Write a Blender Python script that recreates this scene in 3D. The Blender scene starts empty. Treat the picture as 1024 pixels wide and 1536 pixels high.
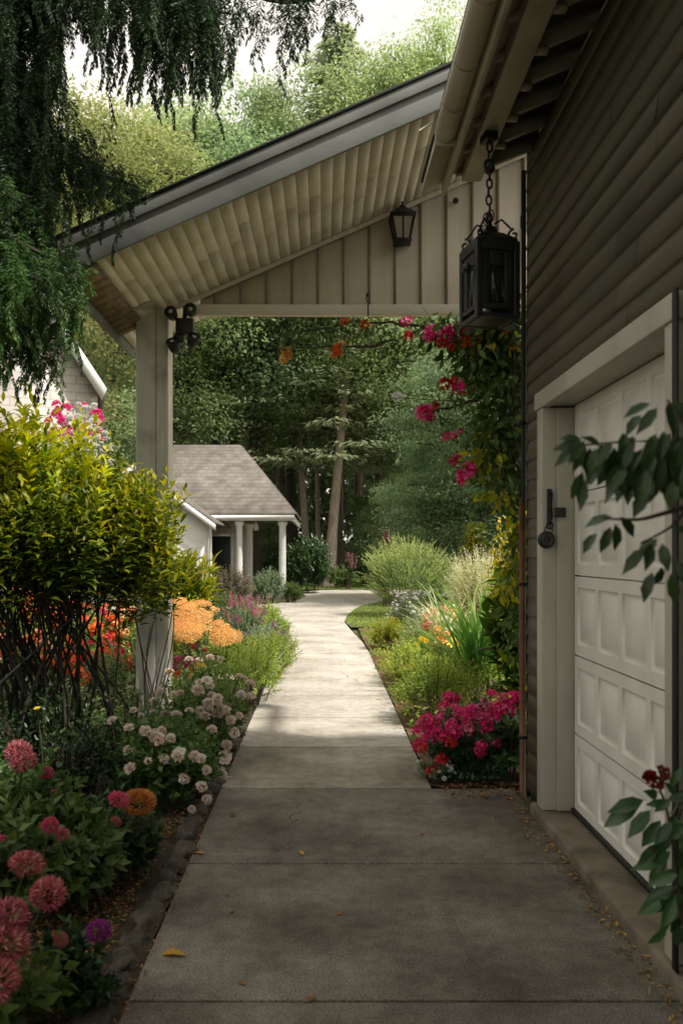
import bpy, bmesh, math, random
import numpy as np
from mathutils import Vector, Matrix, Euler
PI = math.pi
scene = bpy.context.scene
COL = scene.collection
F, VX, VY, H = 1230.0, 485.0, 830.0, 1.5       # focal length in photo pixels, vanishing point, eye height

def P(px, py, d):
    return np.array([(px-VX)/F*d, d, H+(VY-py)/F*d])
def G(px, py):
    d = F*H/(py-VY)
    return np.array([(px-VX)/F*d, d, 0.0])

# ------------------------------------------------------------------ materials
def new_mat(name):
    m = bpy.data.materials.new(name); m.use_nodes = True
    nt = m.node_tree
    for n in list(nt.nodes): nt.nodes.remove(n)
    return m, nt, nt.nodes, nt.links
def ramp(nodes, stops):
    r = nodes.new('ShaderNodeValToRGB')
    e = r.color_ramp.elements
    while len(e) < len(stops): e.new(0.5)
    for i, (p, c) in enumerate(stops):
        e[i].position = p; e[i].color = (*c, 1)
    return r
GAIN={'crown_yellow_green':1.45,'crown_light_green':2.3,'crown_mid_green':3.5,'crown_dark_green':4.0,'crown_blue_green':2.5,'leaf_feathery':2.2,'leaf_fern':2.1,'leaf_cream':1.8,'leaf_strap':1.9,'leaf_lime':1.25,'leaf_yellow':1.6,'leaf_sage':1.7,'leaf_bronze':1.3,'leaf_mid':1.35,'leaf_glossy_dark':1.7,'needle_dark':1.7,'needle_fresh_lit':2.4,'leaf_golden_grass':1.3}
def leaf_mat(name, stops, trans=0.35, rough=0.45, var=0.25, spec=0.3, tcol=1.25):
    """foliage / petals: per-leaf shade attribute -> colour ramp, plus a little per-object variation"""
    k_=GAIN.get(name,1.0); stops=[(p_,tuple(min(.85,v_*k_) for v_ in c_)) for p_,c_ in stops]
    m, nt, N, Lk = new_mat(name)
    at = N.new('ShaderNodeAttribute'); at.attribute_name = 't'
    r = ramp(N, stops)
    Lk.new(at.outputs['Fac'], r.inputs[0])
    oi = N.new('ShaderNodeObjectInfo')
    mr = N.new('ShaderNodeMapRange'); mr.inputs[3].default_value = 1-var; mr.inputs[4].default_value = 1+var
    Lk.new(oi.outputs['Random'], mr.inputs[0])
    hs = N.new('ShaderNodeHueSaturation')
    mh = N.new('ShaderNodeMapRange'); mh.inputs[3].default_value = .5-.03*var/.25*.6; mh.inputs[4].default_value = .5+.03*var/.25*.6
    mul = N.new('ShaderNodeMath'); mul.operation = 'MULTIPLY'; mul.inputs[1].default_value = 7.31
    fr = N.new('ShaderNodeMath'); fr.operation = 'FRACT'
    Lk.new(oi.outputs['Random'], mul.inputs[0]); Lk.new(mul.outputs[0], fr.inputs[0]); Lk.new(fr.outputs[0], mh.inputs[0])
    Lk.new(mh.outputs[0], hs.inputs['Hue']); Lk.new(mr.outputs[0], hs.inputs['Value'])
    Lk.new(r.outputs[0], hs.inputs['Color'])
    b = N.new('ShaderNodeBsdfPrincipled'); b.inputs['Roughness'].default_value = rough
    b.inputs['Specular IOR Level'].default_value = spec
    Lk.new(hs.outputs[0], b.inputs['Base Color'])
    tr = N.new('ShaderNodeBsdfTranslucent')
    h2 = N.new('ShaderNodeHueSaturation'); h2.inputs['Value'].default_value = tcol; h2.inputs['Saturation'].default_value = 1.1
    Lk.new(hs.outputs[0], h2.inputs['Color']); Lk.new(h2.outputs[0], tr.inputs['Color'])
    mx = N.new('ShaderNodeMixShader'); mx.inputs[0].default_value = trans
    Lk.new(b.outputs[0], mx.inputs[1]); Lk.new(tr.outputs[0], mx.inputs[2])
    o = N.new('ShaderNodeOutputMaterial'); Lk.new(mx.outputs[0], o.inputs[0])
    return m
def surf_mat(name, *a, tone=False, **k):
    m=surf_mat0(name,*a,**k)
    if tone:
        nt=m.node_tree; b=[n for n in nt.nodes if n.type=='BSDF_PRINCIPLED'][0]; src=b.inputs['Base Color'].links[0].from_socket
        at=nt.nodes.new('ShaderNodeAttribute'); at.attribute_name='t'; mr=nt.nodes.new('ShaderNodeMapRange'); mr.inputs[3].default_value=.72; mr.inputs[4].default_value=1.25
        hs=nt.nodes.new('ShaderNodeHueSaturation'); nt.links.new(at.outputs['Fac'],mr.inputs[0]); nt.links.new(mr.outputs[0],hs.inputs['Value']); nt.links.new(src,hs.inputs['Color']); nt.links.new(hs.outputs[0],b.inputs['Base Color'])
    return m
def surf_mat0(name, c1, c2, scale=6, rough=0.6, bump=0.15, bscale=None, stretch=(1,1,1), spec=0.4, c3=None, sc3=1.2, metallic=0, dist=0.01, lo=.35, hi=.68, f3=(.52,.75)):
    m, nt, N, Lk = new_mat(name)
    tc = N.new('ShaderNodeTexCoord'); mp = N.new('ShaderNodeMapping'); mp.inputs['Scale'].default_value = stretch
    Lk.new(tc.outputs['Object'], mp.inputs[0])
    n1 = N.new('ShaderNodeTexNoise'); n1.inputs['Scale'].default_value = scale; n1.inputs['Detail'].default_value = 8; n1.inputs['Roughness'].default_value = .62
    Lk.new(mp.outputs[0], n1.inputs['Vector'])
    r = ramp(N, [(lo, c1), (hi, c2)]); Lk.new(n1.outputs[0], r.inputs[0])
    out = r.outputs[0]
    if c3 is not None:
        n3 = N.new('ShaderNodeTexNoise'); n3.inputs['Scale'].default_value = sc3; n3.inputs['Detail'].default_value = 6
        Lk.new(tc.outputs['Object'], n3.inputs['Vector'])
        r3 = ramp(N, [(f3[0], (0,0,0)), (f3[1], (1,1,1))]); Lk.new(n3.outputs[0], r3.inputs[0])
        mx = N.new('ShaderNodeMixRGB'); mx.inputs[2].default_value = (*c3, 1)
        Lk.new(r3.outputs[0], mx.inputs[0]); Lk.new(out, mx.inputs[1]); out = mx.outputs[0]
    b = N.new('ShaderNodeBsdfPrincipled'); b.inputs['Roughness'].default_value = rough; b.inputs['Metallic'].default_value = metallic
    b.inputs['Specular IOR Level'].default_value = spec
    Lk.new(out, b.inputs['Base Color'])
    n2 = N.new('ShaderNodeTexNoise'); n2.inputs['Scale'].default_value = bscale or scale*4; n2.inputs['Detail'].default_value = 6
    Lk.new(mp.outputs[0], n2.inputs['Vector'])
    bp = N.new('ShaderNodeBump'); bp.inputs['Strength'].default_value = bump; bp.inputs['Distance'].default_value = dist
    Lk.new(n2.outputs[0], bp.inputs['Height']); Lk.new(bp.outputs[0], b.inputs['Normal'])
    o = N.new('ShaderNodeOutputMaterial'); Lk.new(b.outputs[0], o.inputs[0])
    return m
def brick_mat(name, c1, c2, mortar, scale, bw, bh, ms, rough=.9, axis=None, bump=.4):
    m, nt, N, Lk = new_mat(name)
    tc = N.new('ShaderNodeTexCoord'); mp = N.new('ShaderNodeMapping')
    if axis: mp.inputs['Rotation'].default_value = axis
    Lk.new(tc.outputs['Object'], mp.inputs[0])
    br = N.new('ShaderNodeTexBrick'); br.inputs['Scale'].default_value = scale
    br.inputs['Color1'].default_value = (*c1,1); br.inputs['Color2'].default_value = (*c2,1); br.inputs['Mortar'].default_value = (*mortar,1)
    br.inputs['Brick Width'].default_value = bw; br.inputs['Row Height'].default_value = bh; br.inputs['Mortar Size'].default_value = ms
    Lk.new(mp.outputs[0], br.inputs[0])
    n1 = N.new('ShaderNodeTexNoise'); n1.inputs['Scale'].default_value = 2.5; n1.inputs['Detail'].default_value = 8
    Lk.new(tc.outputs['Object'], n1.inputs[0])
    mr = N.new('ShaderNodeMapRange'); mr.inputs[1].default_value = .3; mr.inputs[2].default_value = .7; mr.inputs[3].default_value = .7; mr.inputs[4].default_value = 1.25
    Lk.new(n1.outputs[0], mr.inputs[0])
    hs = N.new('ShaderNodeHueSaturation'); Lk.new(br.outputs[0], hs.inputs['Color']); Lk.new(mr.outputs[0], hs.inputs['Value'])
    b = N.new('ShaderNodeBsdfPrincipled'); b.inputs['Roughness'].default_value = rough
    Lk.new(hs.outputs[0], b.inputs['Base Color'])
    bp = N.new('ShaderNodeBump'); bp.inputs['Strength'].default_value = bump; bp.inputs['Distance'].default_value = .02; bp.invert = True
    Lk.new(br.outputs['Fac'], bp.inputs['Height']); Lk.new(bp.outputs[0], b.inputs['Normal'])
    o = N.new('ShaderNodeOutputMaterial'); Lk.new(b.outputs[0], o.inputs[0])
    return m
def concrete_mat(name, base, dark, light):
    """cast concrete: aggregate speckle, broad stains, pores"""
    m, nt, N, Lk = new_mat(name)
    tc = N.new('ShaderNodeTexCoord')
    def noise(s, d=8, ro=.6):
        n = N.new('ShaderNodeTexNoise'); n.inputs['Scale'].default_value = s; n.inputs['Detail'].default_value = d; n.inputs['Roughness'].default_value = ro
        Lk.new(tc.outputs['Object'], n.inputs[0]); return n
    big = noise(1.3, 12, .68); mid = noise(14); fine = noise(130, 3, .8)
    r = ramp(N, [(.34, dark), (.5, base), (.66, light)]); Lk.new(big.outputs[0], r.inputs[0])
    r2 = ramp(N, [(.3, (.62,.61,.6)), (.6, (1,1,1))]); Lk.new(mid.outputs[0], r2.inputs[0])
    r3 = ramp(N, [(.36, (.25,.245,.235)), (.48, (.82,.815,.81)), (.62, (1.3,1.29,1.27))]); Lk.new(fine.outputs[0], r3.inputs[0])
    m1 = N.new('ShaderNodeMixRGB'); m1.blend_type = 'MULTIPLY'; m1.inputs[0].default_value = .7
    m2 = N.new('ShaderNodeMixRGB'); m2.blend_type = 'MULTIPLY'; m2.inputs[0].default_value = .9
    Lk.new(r.outputs[0], m1.inputs[1]); Lk.new(r2.outputs[0], m1.inputs[2])
    Lk.new(m1.outputs[0], m2.inputs[1]); Lk.new(r3.outputs[0], m2.inputs[2])
    dn = noise(3.5, 5); ad = N.new('ShaderNodeMixRGB'); ad.blend_type='ADD'; ad.inputs[0].default_value=.35
    Lk.new(tc.outputs['Object'], ad.inputs[1]); Lk.new(dn.outputs['Color'], ad.inputs[2])
    vo = N.new('ShaderNodeTexVoronoi'); vo.feature='DISTANCE_TO_EDGE'; vo.inputs['Scale'].default_value=.55
    Lk.new(ad.outputs[0], vo.inputs['Vector'])
    rc = ramp(N, [(.0,(.25,.23,.2)),(.0035,(1,1,1))]); Lk.new(vo.outputs['Distance'], rc.inputs[0])
    cm = ramp(N, [(.50,(0,0,0)),(.58,(1,1,1))]); mk = noise(.8, 3); Lk.new(mk.outputs[0], cm.inputs[0])
    m3 = N.new('ShaderNodeMixRGB'); m3.blend_type='MULTIPLY'; Lk.new(cm.outputs[0], m3.inputs[0]); Lk.new(m2.outputs[0], m3.inputs[1]); Lk.new(rc.outputs[0], m3.inputs[2])
    st = noise(1.7, 7, .62); rs = ramp(N, [(.38,(.74,.72,.67)),(.58,(1,1,1))]); Lk.new(st.outputs[0], rs.inputs[0])
    m4 = N.new('ShaderNodeMixRGB'); m4.blend_type='MULTIPLY'; m4.inputs[0].default_value=.8; Lk.new(m3.outputs[0], m4.inputs[1]); Lk.new(rs.outputs[0], m4.inputs[2])
    b = N.new('ShaderNodeBsdfPrincipled'); b.inputs['Roughness'].default_value = .88; b.inputs['Specular IOR Level'].default_value = .25
    Lk.new(m4.outputs[0], b.inputs['Base Color'])
    bp = N.new('ShaderNodeBump'); bp.inputs['Strength'].default_value = .5; bp.inputs['Distance'].default_value = .004
    Lk.new(fine.outputs[0], bp.inputs['Height']); Lk.new(bp.outputs[0], b.inputs['Normal'])
    o = N.new('ShaderNodeOutputMaterial'); Lk.new(b.outputs[0], o.inputs[0])
    return m
def glass_mat(name, col, rough=.15, alpha=.45):
    m, nt, N, Lk = new_mat(name)
    b = N.new('ShaderNodeBsdfPrincipled'); b.inputs['Base Color'].default_value = (*col,1); b.inputs['Roughness'].default_value = rough
    b.inputs['Specular IOR Level'].default_value = .7
    t = N.new('ShaderNodeBsdfTransparent'); mx = N.new('ShaderNodeMixShader'); mx.inputs[0].default_value = alpha
    Lk.new(t.outputs[0], mx.inputs[1]); Lk.new(b.outputs[0], mx.inputs[2])
    o = N.new('ShaderNodeOutputMaterial'); Lk.new(mx.outputs[0], o.inputs[0])
    return m

M = {}
M['siding'] = surf_mat('siding_paint', (.070,.063,.041), (.10,.09,.061), 5, .55, .12, 40, (1,.25,3), c3=(.06,.055,.04), sc3=1.6, tone=True)
M['door'] = surf_mat('door_paint', (.66,.64,.585), (.76,.74,.69), 4, .42, .06, 60, c3=(.50,.465,.40), sc3=1.7, f3=(.58,.9))
M['trim'] = surf_mat('trim_paint', (.37,.35,.295), (.47,.445,.38), 5, .5, .1, 40, (1,1,.3), c3=(.32,.29,.23), sc3=2.5, f3=(.58,.85))
M['fascia'] = surf_mat('fascia_paint', (.17,.175,.16), (.23,.235,.22), 4, .5, .08, 30, (.3,1,1), c3=(.09,.093,.083), sc3=1.3)
M['soffit'] = surf_mat('soffit_paint', (.78,.70,.575), (.88,.80,.675), 5, .6, .15, 30, (3,.5,1), c3=(.62,.54,.42), sc3=2.3)
M['soffit_gap'] = surf_mat('soffit_shadow_gap', (.05,.04,.03), (.08,.06,.045), 5, .9)
M['raw_wood'] = surf_mat('weathered_board', (.20,.14,.085), (.36,.27,.18), 7, .8, .3, 30, (6,.6,1), c3=(.10,.07,.045), sc3=3)
M['gable'] = surf_mat('gable_paint', (.64,.575,.47), (.74,.68,.565), 4, .6, .1, 25, (3,1,.3), c3=(.52,.46,.37), sc3=1.4)
M['batten'] = surf_mat('batten_paint', (.22,.19,.145), (.28,.245,.19), 5, .6, .1)
M['beam'] = surf_mat('beam_paint', (.70,.645,.56), (.80,.75,.66), 4, .5, .08, 25, (.3,1,1))
M['post'] = surf_mat('post_paint', (.48,.46,.41), (.60,.58,.525), 6, .6, .18, 25, (2.5,2.5,.25), c3=(.22,.205,.175), sc3=2.5)
M['eave'] = surf_mat('eave_paint', (.36,.315,.24), (.47,.42,.33), 6, .55, .15, 30, (1,.3,1), c3=(.2,.16,.11), sc3=2.5)
M['rafter'] = surf_mat('rafter_paint', (.25,.23,.18), (.33,.30,.24), 6, .6, .15, 30)
M['deck_under'] = surf_mat('roof_deck_boards', (.05,.045,.036), (.08,.07,.055), 6, .8, .2, 30, (.5,4,1))
M['shingle'] = brick_mat('shingle_dark', (.035,.035,.035), (.05,.048,.045), (.015,.015,.015), 1, .3, .14, .008)
M['roof_tan'] = brick_mat('shingle_weathered', (.165,.145,.125), (.215,.19,.165), (.12,.105,.09), 1, .24, .075, .006, axis=(math.radians(36),0,0), bump=.2)
M['white'] = surf_mat('white_paint', (.80,.79,.77), (.86,.855,.84), 3, .5, .05, 30, c3=(.62,.60,.56), sc3=1.5)
M['white_brick'] = brick_mat('white_painted_brick', (.54,.50,.46), (.60,.56,.51), (.44,.41,.37), 1, .6, .2, .02, axis=(PI/2,0,0), bump=.2)
M['cream_wall'] = surf_mat('porch_wall', (.52,.47,.40), (.58,.53,.46), 3, .6, .05)
M['black'] = surf_mat('black_iron', (.008,.009,.009), (.018,.019,.019), 20, .45, .2, 60, spec=.5)
M['blackdoor'] = surf_mat('dark_door_paint', (.012,.015,.02), (.02,.025,.03), 4, .4, .05)
M['copper'] = surf_mat('rusty_pipe', (.12,.055,.03), (.25,.115,.055), 9, .55, .25, 30, (1,1,.2), c3=(.04,.028,.02), sc3=4)
M['rubber'] = surf_mat('dark_weatherstrip', (.010,.010,.009), (.02,.019,.017), 8, .7, .1)
M['concrete'] = concrete_mat('shaded_path_concrete', (.225,.205,.175), (.12,.108,.09), (.34,.313,.27))  # near slabs: the house shade is darkened into the colour
M['concrete_half_shade'] = concrete_mat('half_shade_concrete', (.37,.335,.275), (.22,.20,.16), (.50,.46,.39))  # slab at the shadow edge: half shade mixed into the colour
M['concrete_sunlit'] = concrete_mat('sunlit_concrete', (.58,.54,.48), (.45,.415,.365), (.68,.64,.575))  # far slabs and driveway: sunlight lifted into the colour
M['sill'] = surf_mat('sill_concrete', (.14,.118,.085), (.23,.195,.145), 5, .85, .4, 40, c3=(.065,.05,.032), sc3=4)
M['soil'] = surf_mat('garden_soil', (.028,.02,.013), (.075,.055,.036), 14, .95, .8, 50, c3=(.04,.035,.018), sc3=2, dist=.03)
M['mulch'] = surf_mat('bark_mulch', (.10,.055,.03), (.26,.16,.09), 30, .95, .9, 90, dist=.02)
M['ground'] = surf_mat('forest_floor', (.06,.07,.03), (.12,.12,.055), 2, .95, .6, 20, c3=(.06,.045,.025), sc3=.4)
M['lawn'] = surf_mat('lawn_turf', (.07,.085,.02), (.13,.14,.04), 9, .95, .5, 60)
M['stone'] = surf_mat('edging_stone', (.06,.053,.042), (.15,.135,.11), 18, .9, .9, 70, c3=(.035,.03,.02), sc3=7, f3=(.45,.62))
M['bark'] = surf_mat('tree_bark', (.05,.037,.027), (.14,.11,.085), 7, .95, .9, 20, (3,3,.35), dist=.05)
M['bark_pale'] = surf_mat('pale_bark', (.22,.175,.135), (.40,.33,.265), 7, .95, .8, 20, (3,3,.35), dist=.05)
M['bark_dark'] = surf_mat('dark_bark', (.022,.019,.015), (.065,.055,.043), 7, .95, .8, 20, (3,3,.35), dist=.05)
M['stem'] = surf_mat('woody_stem', (.035,.025,.017), (.09,.065,.042), 20, .8, .3, 60, (1,1,.3))
M['greenstem'] = surf_mat('green_stem', (.035,.06,.015), (.07,.11,.03), 20, .6, .2)
M['glass_dark'] = glass_mat('smoked_glass', (.02,.022,.02), .12, .55)
M['glass_pale'] = glass_mat('frosted_glass', (.42,.38,.30), .3, .85)
M['lamp'] = surf_mat('lamp_ivory', (.6,.56,.46), (.68,.64,.54), 4, .4, .02)
M['chrome'] = surf_mat('worn_steel', (.06,.06,.058), (.12,.12,.115), 15, .35, .1, metallic=.8)
g = leaf_mat
def greens(a, b, c): return [(0.0, a), (.5, b), (1.0, c)]
M['lf_mid'] = g('leaf_mid', greens((.03,.06,.016), (.075,.125,.032), (.15,.20,.06)), .35)
M['lf_dark'] = g('leaf_dark', greens((.012,.028,.01), (.025,.05,.016), (.05,.085,.026)), .25, .35)
M['lf_glossy'] = g('leaf_glossy_dark', greens((.012,.032,.012), (.028,.06,.02), (.06,.11,.035)), .2, .28, spec=.5)
M['lf_lime'] = g('leaf_lime', [(0,(.025,.055,.008)), (.35,(.075,.13,.014)), (.62,(.23,.29,.022)), (1,(.52,.46,.03))], .4, .4)
M['lf_yellow'] = g('leaf_yellow', [(0,(.09,.10,.012)), (.5,(.25,.24,.02)), (1,(.45,.32,.03))], .4)
M['lf_fern'] = g('leaf_fern', greens((.045,.075,.014), (.115,.165,.028), (.24,.28,.06)), .4)
M['lf_feather'] = g('leaf_feathery', greens((.045,.07,.025), (.13,.165,.06), (.30,.33,.13)), .4, .6)
M['lf_cream'] = g('leaf_cream', [(0,(.10,.12,.05)), (.5,(.28,.29,.15)), (1,(.52,.49,.33))], .35, .6)
M['lf_gold'] = g('leaf_chartreuse', [(0,(.08,.11,.01)), (.5,(.22,.26,.015)), (1,(.38,.38,.03))], .4)
M['lf_brown'] = g('leaf_bronze', [(0,(.04,.034,.022)), (.5,(.115,.092,.06)), (1,(.20,.17,.11))], .25, .6)
M['lf_sage'] = g('leaf_sage', greens((.05,.075,.04), (.10,.14,.075), (.19,.23,.14)), .3, .6)
M['lf_golden'] = g('leaf_golden_grass', [(0,(.09,.075,.02)), (.5,(.22,.17,.05)), (1,(.38,.28,.09))], .4, .6)
M['lf_strap'] = g('leaf_strap', greens((.035,.075,.018), (.08,.145,.03), (.24,.27,.09)), .4, .4)
M['tr_yellow'] = g('crown_yellow_green', [(0,(.085,.105,.04)), (.5,(.19,.215,.085)), (.85,(.31,.315,.135)), (1,(.38,.28,.13))], .5, .6, .25)
M['tr_light'] = g('crown_light_green', greens((.07,.10,.04), (.17,.205,.085), (.29,.32,.16)), .48, .6, .2)
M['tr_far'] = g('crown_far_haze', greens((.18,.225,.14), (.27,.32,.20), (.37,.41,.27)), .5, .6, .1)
M['tr_fir'] = g('crown_pale_fir', greens((.20,.25,.15), (.33,.38,.22), (.46,.50,.31)), .6, .6, .1)  # paler fir tone, distance haze worked into the colour
M['tr_mid'] = g('crown_mid_green', greens((.045,.062,.03), (.09,.115,.052), (.15,.175,.085)), .55, .6, .25)  # crown greens lightened and greyed to stand for distance haze
M['tr_dark'] = g('crown_dark_green', greens((.035,.048,.026), (.065,.085,.042), (.11,.135,.07)), .5, .6, .25)
M['tr_blue'] = g('crown_blue_green', greens((.04,.062,.032), (.095,.13,.066), (.17,.205,.115)), .5, .6, .25)
M['needle'] = g('needle_dark', greens((.008,.021,.008), (.02,.042,.014), (.052,.088,.026)), .25, .5, .1)
M['needle_lit'] = g('needle_fresh_lit', greens((.014,.036,.01), (.038,.075,.018), (.10,.15,.035)), .3, .5, .1)  # fresh tips, with the brighter light on them put into the colour
def pet(n, a, b, c, tr=.3): return leaf_mat(n, [(0,a),(.5,b),(1,c)], tr, .5, .1, .2, 1.0)
M['p_pink'] = pet('petal_dusty_pink', (.28,.04,.07), (.50,.12,.15), (.72,.40,.36))
M['p_rosepink'] = pet('petal_rose', (.42,.03,.10), (.60,.08,.19), (.72,.25,.34))
M['p_purple'] = pet('petal_purple', (.18,.02,.16), (.33,.04,.27), (.5,.14,.42))
M['p_orange'] = pet('petal_burnt_orange', (.28,.075,.02), (.52,.19,.06), (.66,.33,.13))
M['p_apricot'] = pet('petal_apricot', (.66,.26,.05), (.84,.48,.17), (.90,.66,.34))
M['p_white'] = pet('petal_blush_white', (.70,.50,.42), (.86,.73,.65), (.92,.87,.81))
M['p_pure'] = pet('petal_white', (.68,.66,.62), (.8,.79,.76), (.85,.84,.82))
M['p_fuchsia'] = pet('petal_fuchsia', (.62,.01,.12), (.86,.035,.24), (.92,.20,.44))
M['p_red'] = pet('petal_red', (.32,.01,.02), (.55,.025,.04), (.68,.08,.08))
M['p_scarlet'] = pet('petal_scarlet', (.62,.05,.01), (.85,.13,.03), (.9,.30,.08))
M['p_coral'] = pet('petal_coral', (.6,.16,.09), (.74,.28,.18), (.8,.45,.35))
M['p_yellow'] = pet('petal_yellow', (.62,.36,.02), (.75,.5,.03), (.8,.62,.1))
M['p_mauve'] = pet('petal_mauve', (.22,.09,.10), (.38,.17,.19), (.5,.28,.30))
M['p_darkred'] = pet('petal_maroon', (.09,.006,.008), (.19,.014,.018), (.3,.05,.05))
M['dry'] = leaf_mat('dry_leaf', [(0,(.10,.05,.024)), (.5,(.30,.16,.065)), (.85,(.55,.28,.07)), (1,(.68,.30,.05))], .2, .7, .3)

# ------------------------------------------------------------------ mesh building
class MB:
    """collects vertex / polygon chunks and links them as one mesh object"""
    def __init__(s): s.V=[]; s.F=[]; s.T=[]; s.n=0
    def add(s, V, Fs, t=None):
        V = np.asarray(V, float).reshape(-1,3)
        for f in (Fs if isinstance(Fs, list) else [Fs]):
            s.F.append(np.asarray(f, int)+s.n)
        s.V.append(V); s.T.append(np.full(len(V), .5) if t is None else np.asarray(t, float)); s.n += len(V)
    def mesh(s, name, mat, smooth=False):
        me = bpy.data.meshes.new(name)
        if s.n:
            V = np.concatenate(s.V); T = np.concatenate(s.T)
            loops = np.concatenate([f.ravel() for f in s.F]); sizes = np.concatenate([np.full(len(f), f.shape[1]) for f in s.F])
            me.vertices.add(len(V)); me.vertices.foreach_set('co', V.ravel().astype(np.float32))
            me.loops.add(len(loops)); me.loops.foreach_set('vertex_index', loops.astype(np.int32))
            st = np.concatenate([[0], np.cumsum(sizes)[:-1]])
            me.polygons.add(len(sizes)); me.polygons.foreach_set('loop_start', st.astype(np.int32))
            try: me.polygons.foreach_set('loop_total', sizes.astype(np.int32))
            except Exception: pass
            me.update(calc_edges=True); me.validate()
            if smooth: me.polygons.foreach_set('use_smooth', np.ones(len(me.polygons), bool))
            if len(me.vertices) == len(T):
                a = me.attributes.new('t', 'FLOAT', 'POINT'); a.data.foreach_set('value', T.astype(np.float32))
        me.materials.append(mat)
        return me
    def build(s, name, mat, parent=None, smooth=False, loc=None, bevel=0, label=None):
        return link(name, s.mesh(name, mat, smooth), parent, loc, bevel, label)
    # shapes
    def box(s, x0,x1,y0,y1,z0,z1):
        V=[(x0,y0,z0),(x1,y0,z0),(x1,y1,z0),(x0,y1,z0),(x0,y0,z1),(x1,y0,z1),(x1,y1,z1),(x0,y1,z1)]
        s.add(V, [np.array([[0,3,2,1],[4,5,6,7],[0,1,5,4],[1,2,6,5],[2,3,7,6],[3,0,4,7]])]); return s
    def prism(s, poly, a0, a1, axis='y'):
        """poly: list of 2-D points, extruded from a0 to a1 along axis (y: poly is x,z; x: poly is y,z; z: poly is x,y)"""
        n=len(poly); f={'y':lambda p,a:(p[0],a,p[1]), 'x':lambda p,a:(a,p[0],p[1]), 'z':lambda p,a:(p[0],p[1],a)}[axis]
        V=[f(p,a0) for p in poly]+[f(p,a1) for p in poly]
        fs=[np.array([list(range(n))]), np.array([list(range(2*n-1,n-1,-1))]), np.array([[i,i+n,(i+1)%n+n,(i+1)%n] for i in range(n)])]
        s.add(V, fs); return s
    def tube(s, pts, rad, k=6, cap=True, t=None):
        pts=np.asarray(pts,float); n=len(pts); rad=np.broadcast_to(rad,(n,))
        T=np.gradient(pts,axis=0); T/= np.linalg.norm(T,axis=1)[:,None]+1e-9
        ref=np.array([0,0,1.0]) if abs(T[0][2])<.9 else np.array([1.0,0,0])
        A=np.cross(T,ref); A/= np.linalg.norm(A,axis=1)[:,None]+1e-9; B=np.cross(T,A)
        th=np.arange(k)/k*2*PI
        V=pts[:,None,:]+rad[:,None,None]*(np.cos(th)[None,:,None]*A[:,None,:]+np.sin(th)[None,:,None]*B[:,None,:])
        i=np.arange(n-1)[:,None]*k; j=np.arange(k)[None,:]; j2=(j+1)%k
        Fq=np.stack([i+j,i+j2,i+k+j2,i+k+j],-1).reshape(-1,4)
        fs=[Fq]
        if cap: fs+= [np.array([list(range(k))]), np.array([[ (n-1)*k+q for q in range(k-1,-1,-1)]])]
        s.add(V.reshape(-1,3), fs, None if t is None else np.full(n*k,t)); return s
    def lathe(s, prof, c=(0,0,0), k=16, rot=0, sx=1, sy=1):
        prof=np.asarray(prof,float); n=len(prof); th=np.arange(k)/k*2*PI+rot
        V=np.stack([c[0]+sx*prof[:,0][:,None]*np.cos(th), c[1]+sy*prof[:,0][:,None]*np.sin(th), c[2]+np.repeat(prof[:,1][:,None],k,1)],-1).reshape(-1,3)
        i=np.arange(n-1)[:,None]*k; j=np.arange(k)[None,:]; j2=(j+1)%k
        Fq=np.stack([i+j,i+j2,i+k+j2,i+k+j],-1).reshape(-1,4)
        s.add(V,[Fq,np.array([list(range(k-1,-1,-1))]),np.array([[(n-1)*k+q for q in range(k)]])]); return s
    def torus(s, c, R, r, ax1, ax2, k=14, m=6, stretch=1.0):
        ax1=np.array(ax1,float); ax2=np.array(ax2,float); ax3=np.cross(ax1,ax2); c=np.array(c,float)
        th=np.arange(k)/k*2*PI; ph=np.arange(m)/m*2*PI
        ring=np.cos(th)[:,None]*ax1*stretch+np.sin(th)[:,None]*ax2
        rad=np.cos(th)[:,None]*ax1+np.sin(th)[:,None]*ax2
        V=c+R*ring[:,None,:]+r*(np.cos(ph)[None,:,None]*rad[:,None,:]+np.sin(ph)[None,:,None]*ax3)
        i=np.arange(k)[:,None]; j=np.arange(m)[None,:]
        Fq=np.stack([i*m+j, ((i+1)%k)*m+j, ((i+1)%k)*m+(j+1)%m, i*m+(j+1)%m],-1).reshape(-1,4)
        s.add(V.reshape(-1,3),[Fq]); return s
    def sheet(s, poly, z):
        s.add([(p[0],p[1],z) for p in poly],[np.array([list(range(len(poly)))])]); return s

def link(name, me, parent=None, loc=None, bevel=0, label=None):
    o = bpy.data.objects.new(name, me); COL.objects.link(o)
    if parent is not None: o.parent = parent
    if loc is not None: o.location = [float(v) for v in loc]
    if bevel:
        b=o.modifiers.new('bevel','BEVEL'); b.width=bevel; b.segments=2; b.limit_method='ANGLE'; b.angle_limit=.6
    if label: o['label']=label
    return o
def tag(o, label, cat, group=None, kind=None):
    o['label']=label; o['category']=cat
    if group: o['group']=group
    if kind: o['kind']=kind
    return o
def thing(name, label, cat, loc=(0,0,0), group=None):
    o=bpy.data.objects.new(name,None); COL.objects.link(o); o.location=[float(v) for v in loc]; o.empty_display_size=.1
    return tag(o,label,cat,group)
def struct(o):
    o['kind']='structure'; return o

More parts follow.
